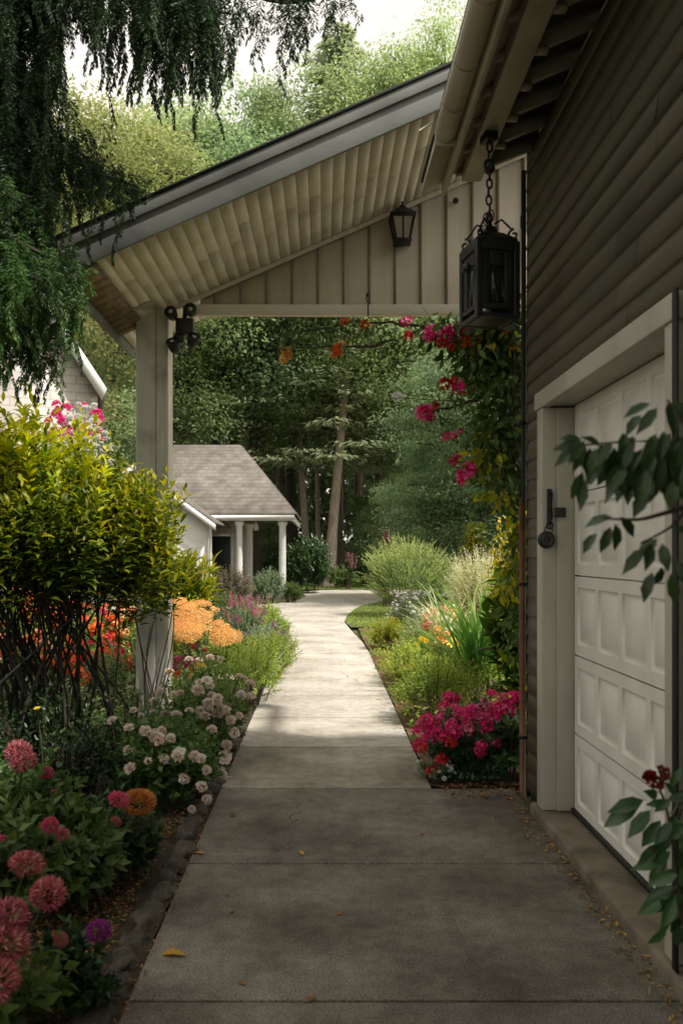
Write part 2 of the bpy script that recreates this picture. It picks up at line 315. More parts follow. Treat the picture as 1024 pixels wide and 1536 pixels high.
# ------------------------------------------------------------------ leaves
LEAF5=(np.array([(0,0,0),(.4,.5,.06),(.4,-.5,.06),(.45,0,-.05),(1,0,-.14)]), np.array([[0,2,3],[2,4,3],[0,3,1],[3,4,1]]))
LEAF8=(np.array([(0,0,0),(.25,.36,.05),(.6,.42,.03),(1,0,-.2),(.6,-.42,.03),(.25,-.36,.05),(.3,0,-.03),(.65,0,-.07)]),
       np.array([[0,6,1,1],[6,7,2,1],[7,3,2,2],[0,5,6,6],[5,4,7,6],[4,3,7,7]]))
LEAF8=(LEAF8[0], np.array([[0,6,1],[6,2,1],[6,7,2],[7,3,2],[0,5,6],[5,4,6],[4,7,6],[4,3,7]]))
QUAD=(np.array([(0,0,0),(.45,.5,0),(1,0,0),(.45,-.5,0)]), np.array([[0,3,2,1]]))
SPRAY=(np.array([(0,-.3,0),(0,.3,0),(.7,.5,-.03),(1,0,-.1),(.7,-.5,-.03)]), np.array([[0,4,3,2,1]]))
PETAL=(np.array([(0,0,0),(.55,.5,.12),(1,.28,.02),(1,-.28,.02),(.55,-.5,.12)]), np.array([[0,4,3,2,1]]))
def unit(a): return a/(np.linalg.norm(a,axis=-1,keepdims=True)+1e-9)
def leaves(mb, Pt, D, Nn, L, W, tpl, t):
    n=len(Pt); L=np.broadcast_to(L,(n,)); W=np.broadcast_to(W,(n,)); t=np.broadcast_to(t,(n,))
    D=unit(D); Nn=unit(Nn-(Nn*D).sum(-1,keepdims=True)*D); S=np.cross(Nn,D)
    tv,tf=tpl; k=len(tv)
    V=Pt[:,None,:]+tv[None,:,0:1]*L[:,None,None]*D[:,None,:]+tv[None,:,1:2]*W[:,None,None]*S[:,None,:]+tv[None,:,2:3]*L[:,None,None]*Nn[:,None,:]
    Fq=(tf[None]+(np.arange(n)*k)[:,None,None]).reshape(-1,tf.shape[1])
    mb.add(V.reshape(-1,3),[Fq],np.clip(np.repeat(t,k),0,1))
UP=np.array([0,0,1.0])
def shoot_leaves(mb, rng, bases, ends, m, L, W, s0=.5, ang=55, tpl=LEAF5, bow=.12, droop=.0, tbase=.35, ttip=.4, tjit=.18, upn=.6, angj=.25):
    S=len(ends); base=np.repeat(bases,m,0); end=np.repeat(ends,m,0)
    s=np.tile(np.linspace(s0,1,m),S)+rng.normal(0,.02,S*m)
    vec=end-base; ln=np.linalg.norm(vec,axis=1,keepdims=True)
    out=vec.copy(); out[:,2]=0; out=unit(out)
    Pt=base+vec*s[:,None]+UP*(bow*ln*(4*s*(1-s))[:,None])
    T=unit(vec+UP*(bow*ln*(4-8*s)[:,None]))
    ref=np.where(np.abs(T[:,2:3])<.9,UP[None],np.array([[1.0,0,0]]))
    A=unit(np.cross(T,ref)); B=np.cross(T,A)
    ph=np.tile(np.arange(m)*2.4,S)+np.repeat(rng.rand(S)*6.28,m)+rng.normal(0,.3,S*m)
    rad=np.cos(ph)[:,None]*A+np.sin(ph)[:,None]*B
    a=np.radians(ang)*(1-.45*(s-s0)/(1-s0+1e-6))+rng.normal(0,angj,S*m)
    D=T*np.cos(a)[:,None]+rad*np.sin(a)[:,None]; D[:,2]-=droop
    Nn=T*np.sin(a)[:,None]-rad*np.cos(a)[:,None]+UP*upn+rng.normal(0,.25,(S*m,3))
    lj=rng.uniform(.7,1.15,S*m)*(1-.25*np.clip((s-s0)/(1-s0+1e-6),0,1))
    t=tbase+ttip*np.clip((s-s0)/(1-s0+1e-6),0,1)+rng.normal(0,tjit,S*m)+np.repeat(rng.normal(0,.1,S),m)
    leaves(mb,Pt,D,Nn,L*lj,W*lj,tpl,t)
def dome(rng, n, rx, ry, h, K=0, lo=-.15, spread=.33, inner=.25):
    """shoot ends over a lumpy dome; K clump centres make light and dark masses"""
    def dirs(k):
        z=rng.uniform(lo,1,k); a=rng.rand(k)*2*PI; r=np.sqrt(np.maximum(0,1-z*z)); return np.stack([r*np.cos(a),r*np.sin(a),z],1)
    if K:
        c=dirs(K); cr=rng.uniform(.8,1.08,K); i=rng.randint(0,K,n)
        d=unit(c[i]+rng.normal(0,spread,(n,3))); rr=cr[i]*(1-inner*rng.rand(n)**1.5)*(1-.12*np.linalg.norm(d-c[i],axis=1))
    else:
        d=dirs(n); rr=1-inner*rng.rand(n)**1.5
    return d*rr[:,None]*np.array([rx,ry,h])
def bush(name, label, cat, loc, rx, ry, h, mat, n=220, m=9, L=.06, W=.028, K=18, s0=.5, ang=55, tpl=LEAF5, droop=.05, tbase=.3, ttip=.4,
         cz=.42, stems=26, stem_r=.005, base_r=.35, seed=1, flowers=(), group=None, lo=-.35, bow=.1, stem_mat='stem', upn=.6, inner=.3, spread=.33, tz=.0):
    rng=np.random.RandomState(seed); e=thing(name,label,cat,loc,group)
    hz=h*(1-cz); ends=dome(rng,n,rx,ry,hz,K,lo,spread,inner); ends[:,2]=np.maximum(ends[:,2]*np.where(ends[:,2]<0,cz/(1-cz)*1.2,1)+h*cz,.03)
    bases=ends*np.array([base_r,base_r,0])+rng.normal(0,.02,(n,3))*np.array([1,1,0])
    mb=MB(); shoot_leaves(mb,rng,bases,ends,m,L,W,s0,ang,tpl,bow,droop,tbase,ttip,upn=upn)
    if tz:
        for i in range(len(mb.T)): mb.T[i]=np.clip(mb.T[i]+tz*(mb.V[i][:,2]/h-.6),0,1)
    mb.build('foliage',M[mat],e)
    if stems:
        sb=MB()
        for q in rng.choice(n,min(stems,n),False):
            b,en=bases[q],ends[q]; ln=np.linalg.norm(en-b); s=np.linspace(0,.97,5)
            pts=b+(en-b)*s[:,None]+UP*(bow*ln*(4*s*(1-s)))[:,None]; pts[0,2]=-.03
            sb.tube(pts,np.linspace(stem_r*1.5,stem_r*.5,5),5)
        sb.build('stems',M[stem_mat],e,True)
    ol=np.linalg.norm(ends/np.array([rx,ry,h]),axis=1)
    for (part,me,cnt,sc,zlo) in flowers:
        if isinstance(cnt,int):
            ok=np.where((ends[:,2]>zlo*h))[0]; ok=ok[np.argsort(-ol[ok]+rng.rand(len(ok))*.25)][:max(cnt*2,cnt)]
            pick=rng.choice(ok,min(cnt,len(ok)),False); pts=ends[pick]+unit(ends[pick]-np.array([0,0,h*.3]))*.02
        else: pts=np.array(cnt)-np.array(loc)
        if not isinstance(cnt,int) and stems:
            fs=MB()
            for p in pts:
                b0=np.array([p[0]*.45,p[1]*.45,0.0]); s_=np.linspace(0,1,6); fs.tube(b0+(p-b0)*(s_**np.array([1.4]))[:,None]*np.array([1,1,0])+UP*(p[2]*s_)[:,None],np.linspace(.005,.0035,6),5)
            fs.build('flower_stems',M['greenstem'],e,True)
        for p in pts:
            d=Vector(unit(p-np.array([0,0,h*.25]))); d=(d*.7+Vector((0,-.25,.6))).normalized()
            o=link(part,me[rng.randint(len(me))] if isinstance(me,list) else me,e,p); o.rotation_euler=(d.to_track_quat('Z','Y')@Euler((0,0,rng.rand()*6.28)).to_quaternion()).to_euler()
            k=sc*rng.uniform(.68,1.15); o.scale=(k*rng.uniform(.88,1.12),k*rng.uniform(.88,1.12),k*rng.uniform(.7,1.0))
    return e

# blooms (each mesh is shared by many flower parts), z is the way the bloom faces
def bloom(name, mat, kind, r, seed=0):
    rng=np.random.RandomState(seed); mb=MB()
    def ball(n,zlo):
        i=np.arange(n)+.5; z=zlo+(1-zlo)*i/n; a=i*2.39996; q=np.sqrt(1-z*z); return np.stack([q*np.cos(a),q*np.sin(a),z],1)
    if kind=='umbel':        # domed head of tiny starry florets
        n=190; d=ball(n,-.35); d=unit(d+rng.normal(0,.06,d.shape)); bump=1+.10*np.sin(d[:,0]*7+seed)*np.sin(d[:,1]*6+1)
        c=d*np.array([1,1,.78])*(r*.62*bump)[:,None]
        for k in range(5):
            ax=unit(rng.normal(0,1,d.shape)); tdir=unit(np.cross(d,ax))*rng.uniform(.15,.8,(n,1))+d
            leaves(mb,c,tdir,np.cross(tdir,ax),r*rng.uniform(.26,.48,n),r*.085,QUAD,np.clip(.05+.75*rng.rand(n)+.2*d[:,2],0,1))
    elif kind=='ball':       # incurved pompon
        d=ball(330,-.85); c=d*r*.72
        tan=unit(np.cross(np.cross(d,UP+1e-3),d)); leaves(mb,c,d*1.0+tan*.55+rng.normal(0,.2,d.shape),tan-d*.3,r*rng.uniform(.36,.5,330),r*.17,PETAL,.15+.45*rng.rand(330)+.3*d[:,2])
    elif kind=='rose':
        for (n,tilt,L,zz,off) in ((7,68,1.0,0,0),(6,48,.85,.1,.4),(5,28,.7,.18,.9),(4,12,.5,.22,.2)):
            a=np.arange(n)/n*2*PI+off; rad=np.stack([np.cos(a),np.sin(a),0*a],1); tl=np.radians(tilt+rng.normal(0,7,n))
            D=rad*np.sin(tl)[:,None]+UP*np.cos(tl)[:,None]; Nn=UP*np.sin(tl)[:,None]-rad*np.cos(tl)[:,None]
            leaves(mb,rad*.06*r+UP*zz*r*.2,D,Nn,L*r*rng.uniform(.9,1.1,n),r*.95*L,PETAL,.5+.3*rng.rand(n)-(.35 if tilt<30 else 0))
    elif kind=='peony':
        n=90; d=ball(n,-.2); c=d*r*.38*np.array([1,1,.8]); rr=rng.uniform(.8,1.1,n)
        leaves(mb,c,d*.75+unit(rng.normal(0,1,d.shape))*.55+UP*.15,np.cross(d,unit(rng.normal(0,1,d.shape))),r*.62*rr,r*.5*rr,PETAL,np.clip(.35+.3*d[:,2]+rng.normal(0,.18,n),0,1))
    elif kind=='truss':      # cluster of open funnel flowers
        d=unit(ball(17,-.1)+rng.normal(0,.12,(17,3))); c=d*r*.68*rng.uniform(.7,1.1,(17,1))
        for q in range(17):
            ax=unit(d[q]+rng.normal(0,.2,3)); A=unit(np.cross(ax,[.3,.2,.9])); B=np.cross(ax,A); a=np.arange(5)/5*2*PI+rng.rand()*6
            rad=np.cos(a)[:,None]*A+np.sin(a)[:,None]*B
            leaves(mb,np.repeat(c[q][None],5,0),rad*.85+ax*.5,ax-rad*.4,r*.40*rng.uniform(.8,1.2,5),r*.27,PETAL,rng.uniform(.05,.95)+rng.normal(0,.15,5))
    elif kind=='daisy':
        n=10; a=np.arange(n)/n*2*PI; rad=np.stack([np.cos(a),np.sin(a),0*a],1)
        leaves(mb,rad*.1*r,rad+UP*.25,UP-rad*.25,r*rng.uniform(.85,1.1,n),r*.42,PETAL,.3+.5*rng.rand(n))
        a=a+.3; rad=np.stack([np.cos(a),np.sin(a),0*a],1); leaves(mb,rad*.05*r+UP*.03*r,rad+UP*.9,UP-rad*.9,r*.55,r*.3,PETAL,.6+.3*rng.rand(n))
    elif kind=='cushion':    # broad flat mass of small blooms
        n=700; a=rng.rand(n)*2*PI; q=np.sqrt(rng.rand(n)); z=(1-q*q)**.5*.38
        c=np.stack([q*np.cos(a),q*np.sin(a),z],1)*r*rng.uniform(.93,1.05,(n,1)); d=unit(np.stack([q*np.cos(a)*.8,q*np.sin(a)*.8,.6+0*a],1))
        for k in range(4): leaves(mb,c,unit(rng.normal(0,1,d.shape))+d*.5,d,r*.10*rng.uniform(.7,1.3,n),r*.055,PETAL,.25+.5*rng.rand(n))
    elif kind=='spike':
        n=90; s=rng.rand(n); a=rng.rand(n)*6.28; q=(1-s)*.2+.04
        c=np.stack([q*np.cos(a),q*np.sin(a),s*2],1)*r; leaves(mb,c,np.stack([np.cos(a),np.sin(a),.7+0*a],1),UP[None]+0*c+rng.normal(0,.3,c.shape),r*.28,r*.15,QUAD,rng.rand(n))
    return mb.mesh(name,M[mat])
BL={}
def B(mat,kind,r,seed=0):
    k=(mat,kind,r,seed)
    if k not in BL: BL[k]=bloom('bloom_'+kind,mat,kind,r,seed)
    return BL[k]

# ================================================================== SETTING
struct(MB().box(-260,260,-60,420,-.6,-.06).build('ground',M['ground']))
rng=np.random.RandomState(5)
def grid_sheet(x0,x1,y0,y1,step,z,amp,seed):
    r=np.random.RandomState(seed); nx=int((x1-x0)/step)+1; ny=int((y1-y0)/step)+1
    xs=np.linspace(x0,x1,nx); ys=np.linspace(y0,y1,ny); X,Y=np.meshgrid(xs,ys)
    ph=r.rand(6)*6; Z=z+amp*(np.sin(X*3.1+ph[0])*np.sin(Y*2.7+ph[1])+.5*np.sin(X*7+ph[2]+Y*3)*np.sin(Y*8.3+ph[3]))*.4+r.normal(0,amp*.25,X.shape)
    V=np.stack([X,Y,Z],-1).reshape(-1,3); i=np.arange(ny-1)[:,None]*nx+np.arange(nx-1)[None]
    mb=MB(); mb.add(V,[np.stack([i,i+1,i+1+nx,i+nx],-1).reshape(-1,4)]); return mb
struct(grid_sheet(-8,-.66,0,12,.07,-.012,.03,1).build('garden_bed',M['soil'],smooth=True))
struct(grid_sheet(.70,5,5.36,17,.08,-.012,.03,2).build('mulch_bed',M['mulch'],smooth=True))
struct(grid_sheet(-7,-.67,12,20,.12,-.015,.03,3).build('flower_bed_soil',M['soil'],smooth=True))
# concrete path in slabs with open joints
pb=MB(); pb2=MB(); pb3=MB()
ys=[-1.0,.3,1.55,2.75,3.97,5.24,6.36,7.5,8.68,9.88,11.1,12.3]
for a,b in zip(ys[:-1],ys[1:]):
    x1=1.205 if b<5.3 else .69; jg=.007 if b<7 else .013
    (pb if b<5.3 else pb3 if b<7 else pb2).box(-.655,x1,a+jg,b-jg,-.14,0)  # near slabs toned as shaded, far ones as sunlit
struct(pb.build('path',M['concrete'],bevel=.006)); struct(pb2.build('path',M['concrete_sunlit'],bevel=.006)); struct(pb3.build('path',M['concrete_half_shade'],bevel=.006))
drv=[(-.655,12.306),(-.7,17),(-1.4,20),(-3.5,21.5),(-7,22),(-7,23.0),(-3,23.5),(-1.5,24.4),(-.78,26.5),(-.62,29),(-.9,32),(0,33.6),(3,34),(11,33),(11,28.5),(4.5,28),(2.2,26.5),(1.05,23.5),(.62,20.5),(.45,18),(.56,15.5),(.66,13.8),(.69,12.306)]
bm=bmesh.new(); vs=[bm.verts.new((x,y,0)) for x,y in drv]; f=bm.faces.new(vs); 
ext=bmesh.ops.extrude_face_region(bm,geom=[f]); bmesh.ops.translate(bm,verts=[v for v in ext['geom'] if isinstance(v,bmesh.types.BMVert)],vec=(0,0,-.12))
bmesh.ops.recalc_face_normals(bm,faces=bm.faces); bmesh.ops.triangulate(bm,faces=[f for f in bm.faces if len(f.verts)>4])
me=bpy.data.meshes.new('driveway'); bm.to_mesh(me); bm.free(); me.materials.append(M['concrete_sunlit']); struct(link('driveway',me))
# lawns: turf sheets and their grass
def lawn(poly,z,n,seed,label):
    struct(MB().sheet(poly,z).build('lawn',M['lawn']))
    r=np.random.RandomState(seed); p=np.array(poly); lo,hi=p.min(0),p.max(0)
    q=lo+(hi-lo)*r.rand(n*2,2); ins=np.zeros(len(q),bool)
    for i in range(len(p)):
        a,b=p[i],p[(i+1)%len(p)]; c=((a[1]>q[:,1])!=(b[1]>q[:,1]))&(q[:,0]<(b[0]-a[0])*(q[:,1]-a[1])/(b[1]-a[1]+1e-9)+a[0]); ins^=c
    q=q[ins][:n]; k=len(q); mb=MB()
    leaves(mb,np.c_[q,np.full(k,z)],np.c_[r.normal(0,.4,(k,2)),np.ones(k)],r.normal(0,1,(k,3)),r.uniform(.03,.09,k),.014,QUAD,r.rand(k))
    o=mb.build('grass',M['lf_fern']); tag(o,label,'grass',kind='stuff')
lawn([(.46,18),(.66,20.5),(1.1,23.4),(2.3,26.3),(4.6,27.8),(7,25),(4,18),(1.6,16.6),(.56,16.6)],.004,9000,4,'short grass of the lawn patch where the driveway bends right')
lawn([(-.5,33.9),(3,34.4),(9,33.6),(9,40),(-2,40),(-2,33.2)],.006,8000,5,'sunlit grass verge beyond the far side of the driveway')

# ================================================================== GARAGE (right)
gar=thing('garage','dark clapboard garage wall with white panelled door and open eave filling the right side','garage',(0,0,0))
EXP=.118
sb=MB(); z=.06; WX=1.245; sr=np.random.RandomState(9)
while z<3.95:
    z1=min(z+EXP,4.0)
    spans=[(-1.5,5.05)] if z>2.40 else [(4.70,5.05),(-1.5,2.83)]
    for a,b in spans:
        cuts=[a]+[q for q in (sr.uniform(-.8,.6),sr.uniform(1.2,2.4),sr.uniform(3.0,4.4)) if a+.3<q<b-.3]+[b]
        for c0_,c1_ in zip(cuts[:-1],cuts[1:]):
            d0,d1=sr.normal(0,.0012,2); e0=sr.normal(0,.0012); tt=np.clip(.5+sr.normal(0,.22),0,1)
            sb.add([(WX+d0,c0_+.0015,z+e0),(WX+d1,c1_-.0015,z+e0),(WX+.016,c1_-.0015,z1+.002),(WX+.016,c0_+.0015,z1+.002),(WX+.03,c0_+.0015,z+e0),(WX+.03,c1_-.0015,z+e0)],[np.array([[0,3,2,1],[0,1,5,4]])],np.full(6,tt))
    z=z1
sb.build('siding',M['siding'],gar)
wb=MB(); wb.box(1.275,1.33,4.60,5.045,-.1,4.0); wb.box(1.275,1.33,-1.5,2.84,-.1,4.0); wb.box(1.275,1.33,2.841,4.599,2.42,4.0)
wb.prism([(1.331,-.1),(5.9,-.1),(5.9,3.85),(3.5,4.86),(1.331,4.0)],4.99,5.044); wb.box(5.8,5.9,-1.5,4.985,-.1,3.85); wb.prism([(1.331,-.1),(5.9,-.1),(5.9,3.85),(3.5,4.86),(1.331,4.0)],-1.55,-1.5)
wb.build('wall',M['siding'],gar)
tb=MB(); tb.box(1.222,1.262,4.60,4.70,.063,2.315); tb.box(1.222,1.40,4.585,4.6,.063,2.314)   # far casing and its jamb return
tb.box(1.30,1.40,4.565,4.584,.064,2.312)
tb.box(1.222,1.262,2.86,2.945,.063,2.315); tb.box(1.212,1.264,2.84,4.722,2.316,2.412); tb.box(1.222,1.40,2.946,4.584,2.322,2.36)
tb.build('door_casing',M['trim'],gar,bevel=.004)
MB().box(1.204,1.2115,2.80,2.838,.065,2.41).build('weatherstrip',M['rubber'],gar)
# door: five sections of raised panels
dr=MB(); DX=1.395
secs=[(.07,.498),(.505,.933),(.940,1.373),(1.380,1.828),(1.835,2.318)]
def frame_panel(mb,y0,y1,z0,z1,x):
    """raised-panel field: sunk bevel round a raised middle, looking along +x"""
    q=[(0,0),(.005,.010),(.022,.011),(.032,.003)]
    rings=[[(x+dx,y0+o,z0+o),(x+dx,y1-o,z0+o),(x+dx,y1-o,z1-o),(x+dx,y0+o,z1-o)] for o,dx in q]
    V=[v for r_ in rings for v in r_]; fs=[]
    for i in range(3):
        for j in range(4): fs.append([i*4+j,i*4+4+j,i*4+4+(j+1)%4,i*4+(j+1)%4])
    fs.append([12,15,14,13]); mb.add(V,[np.array(fs)])
for z0,z1 in secs:
    cols=[4.505-.335*k for k in range(6)]
    pz0,pz1=z0+.06,z1-.06
    # stiles and rails as flat strips around each field
    ya=4.56; 
    for i,c in enumerate(cols[:-1]):
        y1,y0=c,c-.29
        dr.add([(DX,y1,z0),(DX,ya,z0),(DX,ya,z1),(DX,y1,z1)],[np.array([[0,3,2,1]])])
        dr.add([(DX,y0,z0),(DX,y1,z0),(DX,y1,pz0),(DX,y0,pz0),(DX,y0,pz1),(DX,y1,pz1),(DX,y1,z1),(DX,y0,z1)],[np.array([[0,3,2,1],[4,7,6,5]])])
        frame_panel(dr,y0,y1,pz0,pz1,DX); ya=y0
    dr.add([(DX,2.7,z0),(DX,ya,z0),(DX,ya,z1),(DX,2.7,z1)],[np.array([[0,3,2,1]])])
    dr.add([(DX,2.7,z1),(DX,4.56,z1),(DX+.03,4.56,z1-.004),(DX+.03,2.7,z1-.004),(DX,2.7,z0),(DX,4.56,z0),(DX+.03,4.56,z0+.0),(DX+.03,2.7,z0)],[np.array([[0,3,2,1],[4,5,6,7]])])
dr.box(DX+.03,DX+.05,2.7,4.562,.07,2.33)
door=dr.build('garage_door',M['door'],gar)
MB().box(1.375,1.394,2.86,4.56,.062,.085).build('bottom_seal',M['rubber'],door)
MB().prism([(1.196,-.1),(1.196,.048),(1.21,.061),(1.47,.061),(1.47,-.1)],-1.5,4.76).build('threshold',M['sill'],gar,bevel=.01)
# roof: deck, shingles, rafters, beam, fascia, gutter
def zr(x): return 3.775+.42*(x-.66)
rb=MB(); rb.prism([(.66,zr(.66)),(3.5,zr(3.5)),(3.5,zr(3.5)+.03),(.66,zr(.66)+.03)],-2.0,5.02); rb.build('roof_deck',M['deck_under'],gar)
rb=MB(); rb.prism([(.60,zr(.60)+.032),(3.5,zr(3.5)+.032),(6.4,zr(.6)+.032),(6.4,zr(.6)+.05),(3.5,zr(3.5)+.055),(.60,zr(.6)+.055)],-2.05,5.06); rb.build('roof',M['shingle'],gar)
y=4.98
while y>-1.4:
    r_=MB(); r_.prism([(.80,zr(.80)-.003),(1.30,zr(1.30)-.003),(1.30,zr(1.3)-.085),(.948,zr(.948)-.085),(.948,zr(.948)-.075),(.80,zr(.8)-.05)],y-.045,y)
    r_.build('rafter',M['rafter'],gar); 
    if y>1.2: MB().box(.953,1.02,y-.10,y-.065,zr(.953)-.12,zr(.953)-.092).build('lit_rafter_end',M['eave'],gar)  # paler block for the lit rafter end, brightness given by its colour
    y-=.29
MB().box(.834,.952,-2,4.96,zr(.83)-.10,zr(.83)-.005).build('eave_beam',M['eave'],gar,bevel=.006)
MB().prism([(.745,zr(.745)-.03),(.833,zr(.833)-.03),(.833,zr(.833)-.004),(.745,zr(.745)-.004)],-2,4.98).build('eave_soffit',M['raw_wood'],gar)
MB().box(.716,.744,-2,4.99,zr(.72)-.125,zr(.72)-.004).build('fascia',M['eave'],gar,bevel=.004)
gb=MB(); gc=(.655,3.765); R=.060; k=12
th=np.linspace(PI,2*PI,k)
prof=[(gc[0]+R*math.cos(a),gc[1]+R*math.sin(a)) for a in th]+[(gc[0]+(R-.004)*math.cos(a),gc[1]+(R-.004)*math.sin(a)) for a in th[::-1]]
gb.prism(prof,-2,4.40); gb.prism([(gc[0]+R*math.cos(a),gc[1]+R*math.sin(a)) for a in th],4.401,4.409)
gut=gb.build('gutter',M['eave'],gar)
for y in (.6,1.4,2.2,2.75,3.3,3.75,4.1):
    sg=MB(); p2=[(gc[0]+(R+.0025)*math.cos(a),gc[1]+(R+.0025)*math.sin(a)) for a in th]+[(gc[0]+R*math.cos(a),gc[1]+R*math.sin(a)) for a in th[::-1]]
    sg.prism(p2,y,y+.012); sg.build('gutter_seam',M['eave'],gut)
MB().prism([(.602,zr(.602)-.05),(.714,zr(.714)-.05),(.714,zr(.714)-.003),(.602,zr(.602)-.003)],4.44,5.055).build('eave_return',M['eave'],gar,bevel=.004)
bk=MB(); bk.box(.60,.74,4.412,4.43,3.70,3.79); bk.tube([P(628,196,4.42),P(650,183,4.42)],.004,5); bk.build('gutter_bracket',M['eave'],gut)
dp=MB().tube([(1.236,5.10,-.02),(1.236,5.10,.6),(1.236,5.10,1.2),(1.236,5.10,1.85)],.019,10).build('downpipe',M['copper'],gar,True); MB().tube([(1.245,5.105,1.82),(1.245,5.105,2.6),(1.245,5.105,3.88)],.015,10).build('upper_pipe',M['rubber'],dp,True)
for z_ in (.35,1.3,2.3): MB().box(1.212,1.262,5.078,5.122,z_,z_+.018).build('pipe_clip',M['rubber'],dp)
cb=MB(); cb.box(1.256,1.274,5.052,5.075,.0,3.98); cb.build('corner_strip',M['rubber'],gar)
# latch on the jamb
lt=MB(); lt.box(1.246,1.272,4.572,4.584,1.66,1.86); lt.tube([(1.259,4.566,1.85),(1.262,4.552,1.84),(1.262,4.552,1.70),(1.259,4.566,1.68)],.008,6); lt.box(1.285,1.345,4.552,4.566,1.70,1.755); lt.torus((1.259,4.568,1.655),.018,.005,(1,0,0),(0,0,1)); lt.build('latch',M['black'],gar,bevel=.003)
pl=thing('padlock','round black disc padlock hanging from the latch on the garage door jamb','padlock',(1.236,4.555,1.575))
lk=MB(); lk.lathe([(.001,-.016),(.040,-.016),(.048,-.010),(.048,.008),(.040,.014),(.001,.014)],k=22); o=lk.build('lock_body',M['black'],pl,True); o.rotation_euler=(PI/2,0,0)
lk=MB(); lk.torus((0,-.017,0),.026,.0045,(1,0,0),(0,0,1),18); lk.lathe([(.001,0),(.012,0),(.012,.004),(.001,.004)],k=12); lk.build('lock_ring',M['chrome'],pl,True)
lk=MB(); lk.torus((.012,0,.055),.022,.005,(1,0,0),(0,0,1)); lk.build('shackle',M['chrome'],pl,True)

# ================================================================== CARPORT
cp=thing('carport','open gable carport with planked soffit, grey rake board and post over the path','carport',(0,0,0))
def zs(x): return 4.09+.44*x
XL,XR,YF,YB=-1.70,2.2,5.40,7.40
so=MB(); x=XL+.005; w=.084
r=np.random.RandomState(3)
while x<XR:
    yy=[YF-.02+r.uniform(0,.02)]+[6.1+r.uniform(-.35,.35)]+[YB]
    for a,b in zip(yy[:-1],yy[1:]):
        dz=r.uniform(0,.0022); so.prism([(x,zs(x)+dz),(x+w-.0032,zs(x+w-.0032)+dz),(x+w-.0032,zs(x+w)+.02),(x,zs(x)+.02)],a+.0015,b)
    x+=w
so.build('soffit',M['soffit'],cp)
MB().prism([(XL,zs(XL)+.022),(XR,zs(XR)+.022),(XR,zs(XR)+.05),(XL,zs(XL)+.05)],YF-.02,YB).build('roof_board',M['soffit_gap'],cp)
MB().prism([(XL-.055,zs(XL-.055)+.218),(XR,zs(XR)+.218),(XR,zs(XR)+.243),(XL-.055,zs(XL-.055)+.243)],YF-.075,YB+.06).build('roofing',M['shingle'],cp)
fb=MB(); fb.prism([(XL-.03,zs(XL-.03)-.022),(XR,zs(XR)-.022),(XR,zs(XR)+.15),(XL-.03,zs(XL-.03)+.15)],YF-.045,YF-.021); fb.build('rake_board',M['fascia'],cp,bevel=.003)
fb=MB(); fb.prism([(XL-.04,zs(XL-.04)+.135),(XR,zs(XR)+.135),(XR,zs(XR)+.217),(XL-.04,zs(XL-.04)+.217)],YF-.066,YF-.046); fb.build('rake_trim',M['fascia'],cp,bevel=.003)
fb=MB(); fb.box(XL-.034,XL-.004,YF-.02,YB+.02,zs(XL)-.075,zs(XL)+.19); fb.build('eave_board',M['fascia'],cp,bevel=.003)
# browner boards in the eave corner
eb=MB()
for i in range(11):
    y0=YF+.02+i*.135; eb.prism([(XL,zs(XL)-.014),(-1.50,zs(-1.50)-.014),(-1.50,zs(-1.5)-.004),(XL,zs(XL)-.004)],y0,y0+.128)
eb.build('eave_boards',M['raw_wood'],cp)
YG=6.80
gw=MB(); zb=3.545
gw.prism([(-1.02,zs(-1.02)-.005),(-1.02,zb-.03),(1.74,zb-.03),(1.74,zs(1.74)-.005)],YG,YG+.03); gw.build('gable_wall',M['gable'],cp)
x=-.90
while x<1.74:
    MB().box(x-.010,x+.010,YG-.014,YG-.001,zb,zs(x)-.02).build('batten',M['batten'],cp); x+=.213
MB().prism([(-1.06,zb-.001),(-1.06,zb-.085),(1.55,zb-.085),(1.55,zb-.001)],YG-.07,YG-.001).build('tie_beam',M['beam'],cp,bevel=.004)
MB().prism([(-1.28,zs(-1.28)-.045),(1.74,zs(1.74)-.045),(1.74,zs(1.74)-.004),(-1.28,zs(-1.28)-.004)],YG-.03,YG-.016).build('frieze_trim',M['gable'],cp,bevel=.002)
po=MB(); po.box(-1.535,-1.375,6.72,6.94,-.1,3.50); po.box(-1.372,-1.285,6.725,6.94,-.1,3.498); po.build('post',M['post'],cp,bevel=.006)
po=MB(); po.box(-1.29,-1.272,6.735,6.93,-.05,3.44); po.build('post_lit_edge',M['beam'],cp,bevel=.003)  # paler strip painting the sunlit right face of the post
wd=MB(); wd.add([(-1.545,6.45,zs(-1.545)-.01),(-1.33,6.45,zs(-1.33)-.01),(-1.33,6.715,zs(-1.33)-.01),(-1.545,6.715,zs(-1.545)-.01),(-1.53,6.70,3.502),(-1.33,6.70,3.502),(-1.33,6.93,3.502),(-1.53,6.93,3.502),(-1.33,6.93,zs(-1.33)-.01),(-1.53,6.93,zs(-1.53)-.01)],
  [np.array([[0,1,5,4],[0,4,7,9],[1,8,6,5]]),np.array([[4,5,6,7]])]); wd.build('post_cap',M['post'],cp)
MB().box(1.60,1.72,5.05,6.795,3.42,3.54).build('header_beam',M['beam'],cp,bevel=.006)
